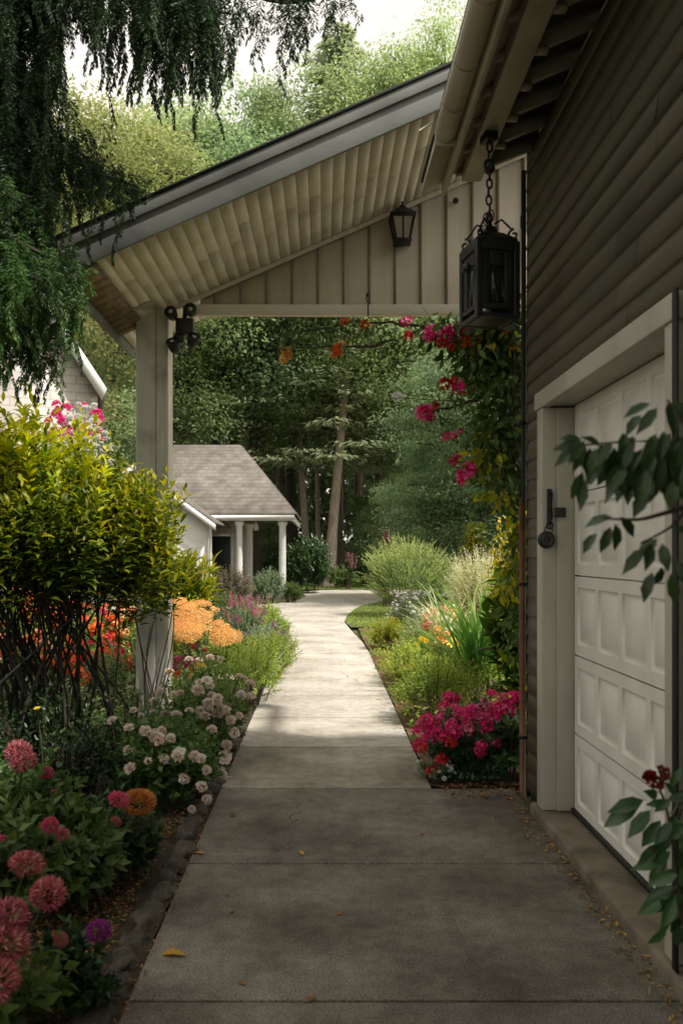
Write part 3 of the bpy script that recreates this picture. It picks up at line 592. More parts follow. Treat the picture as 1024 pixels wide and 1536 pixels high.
# small ironmongery on the gable
hk=MB(); hk.tube([P(551,443,6.70),P(549,448,6.68),P(552,455,6.69),P(552,474,6.70)],.006,6); hk.lathe([(.001,0),(.013,0),(.013,.02),(.001,.02)],P(551,444,6.71),10); tag(hk.build('hook',M['black']),'small black hook hanging at the middle of the white tie beam','hook')
kn=MB(); kn.lathe([(.001,-.02),(.016,-.02),(.024,-.006),(.024,.006),(.016,.02),(.001,.02)],(0,0,0),12); o=kn.build('knob',M['black'],loc=P(683,301,6.765)); o.rotation_euler=(PI/2,0,0); tag(o,'small black knob high on the gable boards right of the wall lantern','knob')
hk=MB(); hk.box(-.006,.006,-.03,-.018,-.05,.05); hk.tube([(0,-.02,0),(.06,-.0,0)],.007,6); o=hk.build('wall_hook',M['black'],loc=P(780,335,6.72)); tag(o,'dark T shaped hook beside the garage corner at the right end of the gable','hook')

# ------------------------------------------------------------------ lanterns
HL=P(733,428,4.40); hx,hy,hz=HL
ln=thing('hanging_lantern','large black iron lantern hanging on a chain from the garage eave','lantern',(hx,hy,0))
W2=.106; zt,zb2=3.14,2.735
fr=MB()
for sx in (-1,1):
    for sy in (-1,1):
        fr.box(sx*W2-.016,sx*W2+.016,sy*W2-.016,sy*W2+.016,zb2,zt)
for zz,hh,e in ((zb2,.022,.018),(zt-.05,.05,.018),(zb2+.045,.03,.0)):
    for q in (-1,1):
        fr.box(-W2-e+.0165,W2+e-.0165,q*W2-.012-e*.2,q*W2+.012+e*.2,zz,zz+hh); fr.box(q*W2-.012-e*.2,q*W2+.012+e*.2,-W2+.0125,W2-.0125,zz+.0006,zz+hh-.0006)
fr.box(-W2+.013,W2-.013,-W2+.013,W2-.013,zb2+.004,zb2+.014)
# inner sash bars round each pane
for q in (-1,1):
    for s_ in (-1,1):
        fr.box(s_*.064-.024,s_*.064+.024,q*W2-.006,q*W2+.006,zb2+.0755,zt-.0505); fr.box(q*W2-.006,q*W2+.006,s_*.064-.024,s_*.064+.024,zb2+.0755,zt-.0505)
    fr.box(-.040,.040,q*W2-.0062,q*W2+.0062,zt-.13,zt-.0508)
    fr.box(q*W2-.0062,q*W2+.0062,-.040,.040,zt-.13,zt-.0508)
frame=fr.build('frame',M['black'],ln,bevel=.003)
for q in (-1,1):
    MB().box(-.0395,.0395,q*W2-.002,q*W2+.002,zb2+.076,zt-.131).build('pane',M['glass_dark'],ln); MB().box(q*W2-.002,q*W2+.002,-.0395,.0395,zb2+.076,zt-.131).build('pane',M['glass_dark'],ln)
rf=MB(); rf.lathe([(.158,zt),(.163,zt+.012),(.13,zt+.035),(.085,zt+.06),(.05,zt+.075),(.045,zt+.10),(.02,zt+.115),(.012,zt+.14),(.001,zt+.142)],k=4,rot=PI/4); rf.build('roof',M['black'],ln,bevel=.002)
sc=MB()
for q in range(4):
    a=q*PI/2+PI/4; d=np.array([math.cos(a),math.sin(a),0]); c0=d*.135+UP*(zt+.01)
    s=np.linspace(0,1,22); sp=2.2*2*PI*s/2; rr=.034*(1-.75*s)
    sc.tube([c0+d*(-.034*0)+d*rr[i]*math.cos(sp[i]+1.5)+UP*(rr[i]*math.sin(sp[i]+1.5)+.028) for i in range(22)],.007,5)
    sc.tube([d*.03+UP*(zt+.12),d*.07+UP*(zt+.135),d*.10+UP*(zt+.10),d*.13+UP*(zt+.065)],.006,5)
sc.build('scrolls',M['black'],ln,True)
kb=MB(); kb.lathe([(.001,-.022),(.016,-.02),(.028,-.008),(.028,.006),(.012,.02),(.001,.024)],k=12); o=kb.build('side_knob',M['black'],ln,True,loc=(-W2-.05,-.06,3.0)); o.rotation_euler=(0,-1.2,0)
o=MB().tube([(-W2-.03,-.06,3.0),(-W2+.005,-.06,3.03)],.005,5).build('side_rod',M['chrome'],ln)
cn=MB(); cn.lathe([(.001,zb2+.02),(.045,zb2+.02),(.05,zb2+.03),(.018,zb2+.04),(.018,zb2+.13),(.001,zb2+.13)],k=12); cn.build('candle_tube',M['lamp'],ln,True)
ch=MB(); z=zt+.165; i=0
while z<3.70:
    big=.60<(z-3.2)/.55<.74; R_=.024 if not big else .032; r_=.0062 if not big else .011
    ch.torus((.004*math.sin(i*1.7),0,z),R_*.62,r_,(0,0,1),((1,0,0) if i%2==0 else (.35,.93,0)),14,6,1.75); z+=R_*.62*1.75*1.72; i+=1
for q in range(3): ch.torus((.012*(q-1),.006*q,zt+.15+.012*q),.022,.004,(0,0,1),(math.cos(q*1.1),math.sin(q*1.1),0),12,5,1.6)
ch.tube([(0,0,3.70),(0,0,3.79)],.011,6); ch.build('chain',M['black'],ln,True)
MB().box(-.035,.035,-.045,.045,3.705,3.775).build('ceiling_hook',M['black'],ln,bevel=.006)
ln.location=(hx,hy,0); ln.rotation_euler=(0,0,.22)

wl=thing('wall_lantern','small tapered black coach lantern fixed on the gable boards','lantern',P(603,345,6.70))
a=MB(); top,bot=.088,.056
def frus(mb,t0,t1,z0,z1,th=.011):
    for sx in (-1,1):
        for sy in (-1,1):
            mb.tube([(sx*t0,sy*t0,z0),(sx*t1,sy*t1,z1)],th,4)
frus(a,bot,top,-.09,.085)
a.box(-bot-.015,bot+.015,-bot-.015,bot+.015,-.108,-.088); a.box(-top-.012,top+.012,-top-.012,top+.012,.082,.10)
for t_,z_ in ((top*.98,.075),): a.box(-.006,.006,-top,-top+.012,-.09,.085)
a.build('frame',M['black'],wl)
a=MB(); a.lathe([(.15,.10),(.145,.108),(.085,.15),(.04,.175),(.035,.19),(.012,.205),(.008,.235),(.001,.24)],k=4,rot=PI/4); a.build('roof',M['black'],wl)
for s_ in (0,1,2,3):
    a=MB(); i0,i1=bot-.004,top-.004; a.add([(-i0,-i0,-.088),(i0,-i0,-.088),(i1,-i1,.083),(-i1,-i1,.083)],[np.array([[0,1,2,3]])]); o=a.build('pane',M['glass_pale'],wl); o.rotation_euler=(0,0,s_*PI/2)
a=MB(); a.box(-.05,.05,.086,.098,-.09,.12); a.box(-.018,.018,.06,.0855,.02,.06); a.build('back_plate',M['black'],wl,bevel=.003)

def flood(label,loc,rot,sc=1):
    fl=thing('flood_light',label,'flood light',loc)
    a=MB(); a.lathe([(.001,0),(.055,0),(.055,.02),(.03,.045),(.001,.045)],k=14); a.tube([(0,0,.04),(0,-.05,.05),(0,-.08,.03)],.016,8); a.build('mount',M['black'],fl,True)
    return fl
fl=thing('flood_light','black twin headed flood light under the soffit right of the post','flood light',(-1.12,6.70,3.42))
a=MB(); a.box(-.085,.06,-.02,.08,-.13,.0); a.box(-.10,-.02,-.015,.06,-.2,-.131); a.tube([(-.02,.03,0),(-.01,.03,.10)],.02,8); a.build('mount',M['black'],fl,bevel=.01)
for (x_,z_,rx_,ry_) in ((-.115,.03,-.6,-.4),(.04,.055,-.3,.3),(-.10,-.23,-2.3,-.3),(.055,-.19,-2.2,.5)):
    a=MB(); a.lathe([(.001,-.06),(.03,-.06),(.042,-.03),(.052,.05),(.048,.056),(.001,.045)],k=14); o=a.build('lamp_head',M['black'],fl,True,loc=(x_,-.01,z_)); o.rotation_euler=(PI/2+rx_*.35,ry_,0)
    b=MB(); b.lathe([(.001,.046),(.022,.048),(.001,.062)],k=10); b.build('bulb',M['lamp'],o,True)
fl=thing('flood_light','single black flood light sticking out left of the post under the eave','flood light',(-1.54,6.74,3.52))
a=MB(); a.lathe([(.001,-.05),(.04,-.05),(.052,-.02),(.062,.085),(.056,.09),(.05,.07),(.001,.06)],k=16); o=a.build('lamp_head',M['black'],fl,True,loc=(-.05,-.01,.06)); o.rotation_euler=(.2,-PI/2-.1,0)
a=MB(); a.box(-.012,.003,-.03,.03,0,.12); a.build('mount',M['black'],fl,bevel=.004)

# ================================================================== COTTAGE in the distance
ct=thing('cottage','white cottage with brown shingle roof and column porch beside the driveway bend','house',(0,0,0))
EZ=2.74; RZ=5.62
def ngon(mb,pts): mb.add(pts,[np.array([list(range(len(pts)))])])
rf=MB()
A=(-4.6,27.7,EZ+.06); Bq=(-.93,27.7,EZ+.06); C=(-3.2,31.6,RZ); D_=(-10,31.6,RZ); E=(-10,27.7,EZ+.06); Cb=(-.93,35.5,EZ+.06); Eb=(-10,35.5,EZ+.06)
ngon(rf,[E,Bq,C,D_]); ngon(rf,[Bq,Cb,C]); ngon(rf,[Cb,Eb,D_,C]); ngon(rf,[D_,Eb,E])
roof=rf.build('roof',M['roof_tan'],ct); sm=roof.modifiers.new('thick','SOLIDIFY'); sm.thickness=.07; sm.offset=1
MB().box(-4.4,-1.0,27.72,27.84,EZ-.13,EZ+.055).build('eave_fascia',M['white'],ct,bevel=.01)
MB().tube([(-4.3,27.66,EZ-.02),(-.98,27.66,EZ-.02)],.07,10).build('gutter',M['white'],ct,True)
MB().box(-1.1,-1.0,27.845,35.4,EZ-.13,EZ+.05).build('eave_fascia',M['white'],ct,bevel=.01)
MB().box(-4.6,-1.12,27.86,31,EZ+.0,EZ+.03).build('porch_ceiling',M['white'],ct)
def column(x,y,r):
    c=MB(); c.lathe([(r*1.35,0),(r*1.35,.12),(r*1.1,.14),(r,.2),(r*.92,2.42),(r*1.15,2.46),(r*1.3,2.5),(r*1.3,EZ-.135),(.01,EZ-.135)],(x,y,0),16); c.build('column',M['white'],ct,True)
column(-1.40,28.05,.125); column(-2.88,28.05,.125); column(-2.78,30.6,.15)
w=MB(); w.box(-9.5,-3.02,30.0,30.1,0,EZ-.01); w.box(-3.12,-3.02,30.101,35,0,EZ-.01); w.box(-9.5,-3.02,35.0,35.1,0,EZ-.01); w.build('wall',M['cream_wall'],ct)
dd=MB(); dd.box(-4.06,-3.40,29.96,29.995,0.02,2.12); dd.build('door',M['blackdoor'],ct,bevel=.01)
dd=MB(); dd.box(-4.16,-4.065,29.95,29.998,0,2.22); dd.box(-3.395,-3.30,29.95,29.998,0,2.22); dd.box(-4.064,-3.396,29.95,29.998,2.125,2.22); dd.build('door_frame',M['white'],ct)
MB().box(-9,-1.1,27.9,30,-.1,.06).build('porch_floor',M['sill'],ct)
# gabled wing
wx0,wx1,wy=-8.2,-3.64,25.9; ez=2.55; ax=(wx0+wx1)/2; az=ez+.73*(wx1-ax)
w=MB(); w.prism([(wx0,0),(wx1,0),(wx1,ez),(ax,az),(wx0,ez)],wy,wy+.1); w.box(wx1-.1,wx1-.001,wy+.101,26.5,0,ez); w.box(wx0,wx1-.002,26.5,26.6,0,ez); w.build('wing_wall',M['white'],ct)
w=MB(); ov=.28
for s_ in (-1,1):
    ex=ax+s_*(wx1-ax+ov); e_z=ez-.73*ov+.06
    w.add([(ax,wy-.3,az+.06),(ex,wy-.3,e_z),(ex,31.2,e_z),(ax,31.2,az+.06),(ax,wy-.3,az+.13),(ex,wy-.3,e_z+.07),(ex,31.2,e_z+.07),(ax,31.2,az+.13)],[np.array([[0,1,2,3],[4,7,6,5],[0,4,5,1],[1,5,6,2]])])
w.build('wing_roof',M['roof_tan'],ct)
w=MB()
for s_ in (-1,1):
    ex=ax+s_*(wx1-ax+ov); e_z=ez-.73*ov+.06
    w.prism([(ax,az+.055),(ex,e_z-.005),(ex,e_z-.2),(ax,az-.14)],wy-.33,wy-.302)
w.build('rake_board',M['white'],ct)
MB().tube([(wx1+.08,wy-.06,2.4),(wx1+.08,wy-.06,.0)],.05,8).build('downspout',M['white'],ct,True)
w=MB(); w.lathe([(.001,0),(.08,.02),(.09,.15),(.05,.26),(.001,.28)],(-2.35,28.6,EZ-.45),12); w.tube([(-2.35,28.6,EZ-.18),(-2.35,28.6,EZ)],.012,5); tag(w.build('porch_lantern',M['lamp'],smooth=True),'tiny white lantern hanging from the cottage porch ceiling','lantern')
# neighbour's house, upper left
nb=thing('neighbour_house','white brick house gable peeking above the lime bush at far left','house',(0,0,0))
ny=20.0; nx1=P(152,590,ny)[0]; apx=P(42,425,ny); slope=1.53
az=apx[2]; ax=apx[0]; hx_=3.4; ez=az-slope*1.7; 
w=MB(); w.prism([(ax-1.7,0),(ax+1.7,0),(ax+1.7,ez),(ax,az),(ax-1.7,ez)],ny,ny+6); w.build('wall',M['white_brick'],nb)
w=MB()
for s_ in (-1,1):
    ex=ax+s_*1.8; e_z=az-slope*1.8
    w.prism([(ax,az+.02),(ex,e_z+.02),(ex+s_*.12,e_z+.1),(ax,az+.26)],ny-.3,ny+6.2)
w.build('roof',M['roof_tan'],nb)
w=MB()
for s_ in (-1,1):
    ex=ax+s_*1.82; e_z=az-slope*1.82
    w.prism([(ax,az+.24),(ax,az-.12),(ex-s_*.02,e_z-.12),(ex+s_*.09,e_z+.16)],ny-.36,ny-.302)
w.build('rake_board',M['white'],nb)
w=MB(); w.box(ax-.45,ax+.45,ny-.03,ny-.002,2.0,3.4); w.build('window',M['blackdoor'],nb)
pv=Vector((ax+1.7,ny,0)); rz_=Matrix.Rotation(math.radians(17),4,'Z'); nb.location=pv-rz_@pv; nb.rotation_euler=(0,0,math.radians(17))

# ================================================================== TREES
def limb(rng, a, b, sag=.0, n=5):
    s=np.linspace(0,1,n); p=a+(b-a)*s[:,None]; p[1:-1]+=rng.normal(0,.04*np.linalg.norm(b-a),(n-2,3)); p[:,2]+=sag*4*s*(1-s); return p
def decid(seed,H,cb,R,nl=18,sub=6,per=120,leaf=.2,trunk_r=.2,lean=0,flat=.55,clr=1.0):
    rng=np.random.RandomState(seed); tb,cr=MB(),MB()
    zt=np.linspace(0,H*.93,9); tx=lean*zt/H+np.cumsum(rng.normal(0,.06,9))*.6; ty=np.cumsum(rng.normal(0,.06,9))*.6
    tp=np.stack([tx,ty,zt-.1],1); tb.tube(tp,trunk_r*(1-.85*(zt/H))*np.where(zt<.1,1.35,1),8)
    cl=[]
    for i in range(nl):
        z=cb+(H*.92-cb)*((i+rng.rand())/nl); f=(z-cb)/(H-cb); prof=max(.25,math.sin(PI*min(1,(.22+.78*f)*1.0))**.7)
        a=i*2.4+rng.normal(0,.4); Ln=R*prof*rng.uniform(.7,1.15)
        p0=np.array([np.interp(z,zt,tx),np.interp(z,zt,ty),z]); p1=p0+np.array([math.cos(a)*Ln,math.sin(a)*Ln,Ln*rng.uniform(.15,.6)])
        lp=limb(rng,p0,p1,.1*Ln); tb.tube(lp,np.linspace(trunk_r*.32,.02,5),5)
        for k in range(sub):
            s=rng.uniform(.35,1.0); q=p0+(p1-p0)*s+rng.normal(0,.28*Ln*.8,3)*np.array([1,1,.7]); cl.append((q,rng.uniform(.7,1.25)*R*.26))
            if k<2: tb.tube(limb(rng,p0+(p1-p0)*s*.8,q,0,3),[.035,.02,.008],4)
    for k in range(5): cl.append((np.array([tx[-1],ty[-1],H*.95])+rng.normal(0,R*.2,3),R*.24))
    for q,rr in cl:
        n=int(per*rng.uniform(.6,1.3)); g_=rng.normal(0,.55,(n,3)); ln_=np.linalg.norm(g_,axis=1,keepdims=True); g_=g_/ln_*np.minimum(ln_,1.25)
        p=q+g_*rr*np.array([1,1,flat])
        D=unit(g_*np.array([1,1,.2])+rng.normal(0,.7,(n,3))-UP*.25); Nn=UP*.9+g_*.5+rng.normal(0,.5,(n,3))
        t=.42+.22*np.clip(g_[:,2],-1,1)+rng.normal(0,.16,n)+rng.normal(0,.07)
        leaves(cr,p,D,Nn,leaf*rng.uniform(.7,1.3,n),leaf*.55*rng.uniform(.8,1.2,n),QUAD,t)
    return tb,cr
def conif(seed,H,cb,R,per=26,leaf=.34,trunk_r=.2,droop=.25,whorl=.42,gap=.0):
    rng=np.random.RandomState(seed); tb,cr=MB(),MB()
    zt=np.linspace(0,H,8); tb.tube(np.stack([0*zt,0*zt,zt-.1],1),trunk_r*(1-.93*zt/H)*np.where(zt<.1,1.3,1),8)
    z=cb
    while z<H-.2:
        f=(z-cb)/(H-cb); Ln0=R*(1-f)**.8+.2
        for q in range(6):
            if rng.rand()<gap: continue
            a=rng.rand()*6.28; Ln=Ln0*rng.uniform(.65,1.12); zz=z+rng.uniform(-.2,.2)
            d=np.array([math.cos(a),math.sin(a),0]); side=np.array([-d[1],d[0],0])
            s=np.linspace(.12,1,int(per*(.4+.8*(1-f)))); n=len(s)
            def line(s): return np.array([0,0,zz])+d*Ln*s[:,None]+UP*((.18*s-droop*s*s)*Ln)[:,None]
            if rng.rand()<.5: tb.tube(line(np.linspace(0,.8,4)),np.linspace(.035,.01,4),4)
            for sg in (-1,1):
                for rep in range(2):
                    p=line(s)+rng.normal(0,.05,(n,3))+side*sg*(rng.rand(n)*.3*Ln*(1-s*.7))[:,None]
                    D=d*.7+side*sg*rng.uniform(.2,1.1,n)[:,None]-UP*rng.uniform(.05,.7,n)[:,None]
                    t=.35+.25*s+rng.normal(0,.16,n)
                    leaves(cr,p,D,UP+rng.normal(0,.35,(n,3)),leaf*rng.uniform(.7,1.3,n),leaf*.26,QUAD,t)
        z+=whorl*(.7+.6*rng.rand())
    return tb,cr
TV={}
def variant(key,fn,bark,crown,**k):
    if key not in TV:
        tb,cr=fn(**k); TV[key]=(tb.mesh('trunk',M[bark],True),cr.mesh('crown',M[crown]))
    return TV[key]
V_=dict(
 ya=(decid,'bark','tr_yellow',dict(seed=11,H=16,cb=3.0,R=3.6,nl=26,sub=7,per=130,leaf=.20)),
 yb=(decid,'bark','tr_yellow',dict(seed=12,H=15,cb=2.0,R=4.2,nl=26,sub=7,per=130,leaf=.20)),
 yc=(decid,'bark','tr_yellow',dict(seed=24,H=20,cb=10.5,R=4.2,nl=28,sub=7,per=220,leaf=.17)),
 la=(decid,'bark','tr_light',dict(seed=13,H=22,cb=7,R=4.2,nl=28,sub=7,per=300,leaf=.135)),
 ma=(decid,'bark','tr_mid',dict(seed=14,H=20,cb=6.5,R=4.4,nl=28,sub=7,per=230,leaf=.185,trunk_r=.26)),
 mb=(decid,'bark','tr_mid',dict(seed=15,H=18,cb=4.0,R=4.6,nl=28,sub=7,per=230,leaf=.185,trunk_r=.24)),
 mp=(decid,'bark_pale','tr_mid',dict(seed=16,H=24,cb=8.0,R=4.0,nl=28,sub=7,per=220,leaf=.185,trunk_r=.25,lean=2.2,flat=.8)),
 da=(decid,'bark_dark','tr_dark',dict(seed=17,H=20,cb=6,R=4.6,nl=28,sub=7,per=230,leaf=.19,trunk_r=.26)),
 db=(decid,'bark_dark','tr_dark',dict(seed=18,H=9,cb=.8,R=3.2,nl=22,sub=7,per=150,leaf=.2,trunk_r=.15)),
 bl=(decid,'bark','tr_blue',dict(seed=19,H=11,cb=1.0,R=3.6,nl=24,sub=8,per=230,leaf=.15,trunk_r=.17,flat=.4)),
 ca=(conif,'bark','tr_blue',dict(seed=20,H=26,cb=5,R=4.0,leaf=.42)),
 cl=(conif,'bark','tr_fir',dict(seed=21,H=25,cb=5,R=6.2,leaf=.36,per=30,droop=.15)),
 cg=(conif,'bark','lf_gold',dict(seed=22,H=3.2,cb=.2,R=.9,leaf=.13,per=22,whorl=.13,trunk_r=.05)),
)
def tree(name,key,x,d,h,label,group=None,rot=None,wide=1.0,mat=None):
    fn,bk_,cw,kw=V_[key]; tm,cm=variant(key,fn,bk_,cw,**kw)
    e=thing(name,label,'tree',(x,d,-.05),group); k=h/kw['H']; e.scale=(k*wide,k*wide,k)
    e.rotation_euler=(0,0,rot if rot is not None else (x*7.13+d*3.7)%6.28)
    link('trunk',tm,e); link('crown',cm,e); return e
def X(px,d): return (px-VX)/F*d
# bright trees behind the carport roof, upper left
tree('maple_tree','yc',X(165,30),30,18.2,'yellow green maple with orange tinted tips behind the spruce boughs')
tree('maple_tree','yb',X(35,23),23,13.0,'bushy yellow green maple at the left edge above the neighbour gable',wide=.85)
tree('maple_tree','yc',X(275,40),40,19.5,'lower yellow green maple rising just over the rake board',rot=2)
tree('birch_tree','yc',X(345,44),44,22.5,'rounded light maple left of the tall pale conifer',rot=4)
tree('poplar_tree','la',X(385,40),40,20.0,'hazy pale green tree leaning against the tall conifer on its left',rot=1,wide=.75)
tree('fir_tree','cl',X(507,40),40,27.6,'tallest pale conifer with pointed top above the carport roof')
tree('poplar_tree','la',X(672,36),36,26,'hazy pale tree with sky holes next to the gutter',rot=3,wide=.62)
tree('poplar_tree','la',X(735,42),42,29,'pale feathery tree half hidden behind the gutter end',rot=5,wide=.8)
# the wood seen below the carport beam
tree('oak_tree','mp',X(492,37),37,24,'thick pale leaning trunk tree in the middle of the wood',rot=0)
tree('oak_tree','mp',X(462,40),40,25,'slim pale upright trunk left of the thick leaning one',rot=2.9,wide=.75)
tree('oak_tree','mp',X(508,42),42,21,'short pale trunk right of the thick leaning one',rot=1.2,wide=.7)
tree('oak_tree','da',X(381,39),39,23,'dark straight trunk tree just right of the cottage ridge',rot=.4)
tree('oak_tree','da',X(438,44),44,25,'dark slim trunk tree between cottage roof and pale trunks',rot=2.4)
tree('oak_tree','ma',X(322,42),42,24,'mid green tree behind the cottage ridge',rot=1)
tree('oak_tree','ma',X(275,38),38,21,'mid green tree right beside the carport post',rot=3)
tree('oak_tree','da',X(198,38),38,21,'dark trunk tree seen left of the carport post',rot=5)
tree('oak_tree','mb',X(160,30),30,10.5,'dark trunk tree between neighbour gable and post',rot=3.3,wide=.6)
tree('oak_tree','ma',X(570,50),50,25,'broad mid green tree behind the feathery shrub',rot=2)
tree('oak_tree','la',X(650,44),44,23,'broad pale green tree under the hanging pink blossom',rot=4)
tree('oak_tree','ma',X(760,38),38,20,'mid green tree behind the climbing vine',rot=5)
tree('oak_tree','ma',X(540,48),48,25,'shadowed tall tree deep in the wood',rot=1.7)
tree('oak_tree','ma',X(420,52),52,27,'tall tree closing the wood behind the pale trunks',rot=.9)
tree('oak_tree','ma',X(350,54),54,27,'tall green tree deep in the wood behind the cottage',rot=.9)
tree('oak_tree','mp',X(440,47),47,26,'thin pale trunk farther back, left of the pale trunks',rot=3.6,wide=.6)
tree('oak_tree','mp',X(536,46),46,25,'thin pale trunk farther back, right of the pale trunks',rot=5.2,wide=.6)
tree('oak_tree','mp',X(478,52),52,27,'faint thin trunk between the pale trunks in the distance',rot=4.4,wide=.6)
tree('fir_tree','ca',X(610,52),52,27,'blue green fir deep in the wood on the right',rot=1.9)
tree('dogwood_tree','bl',X(650,28),28,5.6,'low blue green tree with layered branches behind the feathery shrub',rot=.5,wide=.85)
tree('dogwood_tree','bl',X(715,25),25,8.0,'blue green layered tree beside the vine',rot=2.5)
tree('dogwood_tree','bl',X(770,24),24,9.0,'blue green layered tree behind the garage corner',rot=4.2)
tree('holly_tree','db',X(560,44),44,5.0,'dark low tree in the shade at the end of the driveway',rot=1)
tree('holly_tree','db',X(610,38),38,5.0,'dark low tree just left of the blue green layered tree',rot=3)
tree('holly_tree','db',X(405,46),46,5.5,'dark understorey tree between the cottage porch and the trunks',rot=2)
tree('holly_tree','db',X(140,28),29,7.0,'green understorey tree left of the carport post',rot=5.1)
tree('golden_cypress','cg',X(676,26),22,2.4,'small golden conifer left of the blue grey shrubs',rot=0)
tree('oak_tree','mb',-7.5,-3.0,13,'added unseen tree blocking light behind the viewer on the left',rot=1)  # three trees added out of frame to darken the foreground
tree('oak_tree','mb',-3.0,-9.5,13,'added unseen tree blocking light behind the viewer',rot=2)
tree('oak_tree','ma',3.5,-9.0,14,'added unseen tree blocking light behind the viewer on the right',rot=3)
# the far wood reads as one mass
rng=np.random.RandomState(77); fw=MB(); n=70000
xw=rng.uniform(-55,60,n); dw=rng.uniform(60,74,n); hh=20+4*np.sin(xw*.31)+4*np.sin(xw*.83+1); zw=rng.rand(n)**.8*hh
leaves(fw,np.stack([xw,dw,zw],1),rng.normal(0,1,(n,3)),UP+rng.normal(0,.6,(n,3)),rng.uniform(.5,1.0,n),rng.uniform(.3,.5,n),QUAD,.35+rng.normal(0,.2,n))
n=16000; xw=rng.uniform(-22,40,n); zw=rng.rand(n)*9
leaves(fw,np.stack([xw,rng.uniform(54,59,n),zw],1),rng.normal(0,1,(n,3)),UP*.6+rng.normal(0,.7,(n,3)),rng.uniform(.5,1.0,n),rng.uniform(.35,.55,n),QUAD,.3+rng.normal(0,.2,n))
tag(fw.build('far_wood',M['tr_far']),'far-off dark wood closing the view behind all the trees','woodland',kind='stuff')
tk=MB()

# ------------------------------------------------------------------ weeping spruce, upper left
sp=thing('weeping_spruce','weeping dark spruce with hanging boughs across the upper left corner','tree',(-4.2,4.6,0))
rng=np.random.RandomState(31); wood=MB(); nd=MB(); nl_=MB(); o0=np.array([-4.2,4.6,0])
zt=np.linspace(-.1,9,8); wood.tube(np.stack([.05*np.sin(zt),0*zt,zt],1),np.linspace(.2,.07,8),9)
def bough(p0,pts,strands,lo,hi,dense=1.0,target=None,fresh=0.0,wid=.10):
    path=[p0]+pts; path=np.array(path)-o0; s=np.linspace(0,1,14); seg=np.linspace(0,1,len(path))
    c=np.stack([np.interp(s,seg,path[:,k]) for k in range(3)],1); c[1:-1]=.5*c[1:-1]+.25*(c[:-2]+c[2:])
    wood.tube(c,np.linspace(.035,.006,14),5)
    for i in range(int(strands*.72)):
        q=rng.uniform(.12,1.0); b=np.array([np.interp(q,s,c[:,k]) for k in range(3)])+rng.normal(0,wid,3)*np.array([1,1,.3])
        Ln=rng.uniform(lo,hi)*(1.0-.35*abs(q-.6)); n=int(360*Ln*dense/.5); u=rng.rand(n)**1.15
        sway=rng.normal(0,.10,2)
        pt=b+np.stack([sway[0]*u*Ln+.02*np.sin(u*9+i),sway[1]*u*Ln,-u*Ln],1)
        a=rng.rand(n)*6.28; wdt=1.15*(1-.62*u); pt=pt+np.stack([np.cos(a),np.sin(a),0*a],1)*(.03*(1-u)*rng.rand(n))[:,None]
        D=np.stack([np.cos(a)*wdt,np.sin(a)*wdt,-.55-.5*u],1)
        t=.30+.45*rng.rand(n)*u+rng.normal(0,.12,n)
        leaves(nl_ if rng.rand()<fresh else nd,pt,D,rng.normal(0,1,(n,3)),rng.uniform(.018,.042,n)*(1.15-.4*u),.0065,QUAD,t)
T0=lambda z: np.array([-4.2,4.6,z])
# top branch reaching right, curtains below it
bough(T0(6.0),[P(-60,-130,4.7),P(120,-70,4.6),P(260,-60,4.5),P(330,-45,4.4)],100,.45,.95,1.2)
bough(T0(5.8),[P(150,-30,4.7),P(240,5,4.6),P(300,15,4.5),P(345,20,4.4)],95,.28,.66,1.2)
bough(T0(5.9),[P(200,-80,4.7),P(330,-30,4.6),P(400,0,4.5),P(455,5,4.45),P(520,-20,4.4)],60,.12,.45,.9,wid=.05)
bough(T0(5.9),[P(100,-60,4.2),P(230,-40,4.3),P(300,-10,4.2)],60,.3,.66,1.2)
bough(T0(5.6),[P(20,-40,4.7),P(70,-20,4.6),P(140,-15,4.5)],60,.12,.40,1.0,wid=.06)
bough(T0(5.5),[P(-20,-60,4.8),P(30,-40,4.7),P(70,-10,4.6)],110,.45,1.2,1.2)
bough(T0(5.1),[P(-60,60,4.8),P(10,90,4.7),P(50,125,4.6)],110,.35,.95,1.2)
bough(T0(5.0),[P(-20,120,4.9),P(70,190,4.8),P(110,220,4.7),P(150,255,4.7)],90,.2,.6,1.1)
bough(T0(4.8),[P(30,185,5.0),P(110,235,5.0),P(160,265,4.9),P(205,280,4.9)],60,.06,.22,1.1,wid=.06)
bough(T0(4.6),[P(-60,150,4.7),P(10,200,4.6),P(60,250,4.6)],110,.4,.85,1.2)
bough(T0(4.1),[P(-60,330,4.5),P(0,350,4.4),P(50,375,4.3),P(95,395,4.3)],100,.2,.62,1.2,fresh=.8)
bough(T0(3.8),[P(-60,420,4.6),P(10,430,4.4),P(70,440,4.4)],80,.2,.45,1.2,fresh=.8)
bough(T0(3.8),[P(-60,270,4.5),P(10,290,4.4),P(40,310,4.4)],80,.2,.5,1.2,fresh=.4)
bough(T0(3.5),[P(-60,470,4.5),P(0,475,4.4),P(62,480,4.35)],120,.22,.50,1.2,fresh=.8)
bough(T0(3.6),[P(-60,400,4.3),P(20,410,4.25),P(85,425,4.2)],90,.2,.5,1.2,fresh=.7)
bough(T0(4.3),[P(-120,40,5.2),P(-40,60,5.3),P(20,10,5.3)],110,.5,1.3,1.2)
# unseen rest of the crown, outside the frame, so the tree stands whole
for i in range(26):
    z=2.2+i*.24; a=2.0+(i*2.4)%3.1; Ln=1.7*(1-i/40); d=np.array([math.cos(a),math.sin(a)*.9,0])
    bough(T0(z),[T0(z)+d*Ln*.5+UP*.1,T0(z)+d*Ln-UP*.15],26,.4,.9,.7)
wood.build('trunk',M['bark_dark'],sp,True); nd.build('crown',M['needle'],sp); nl_.build('lit_fresh_crown',M['needle_lit'],sp,label='fresher green hanging tips low on the spruce, coloured lighter as lit')

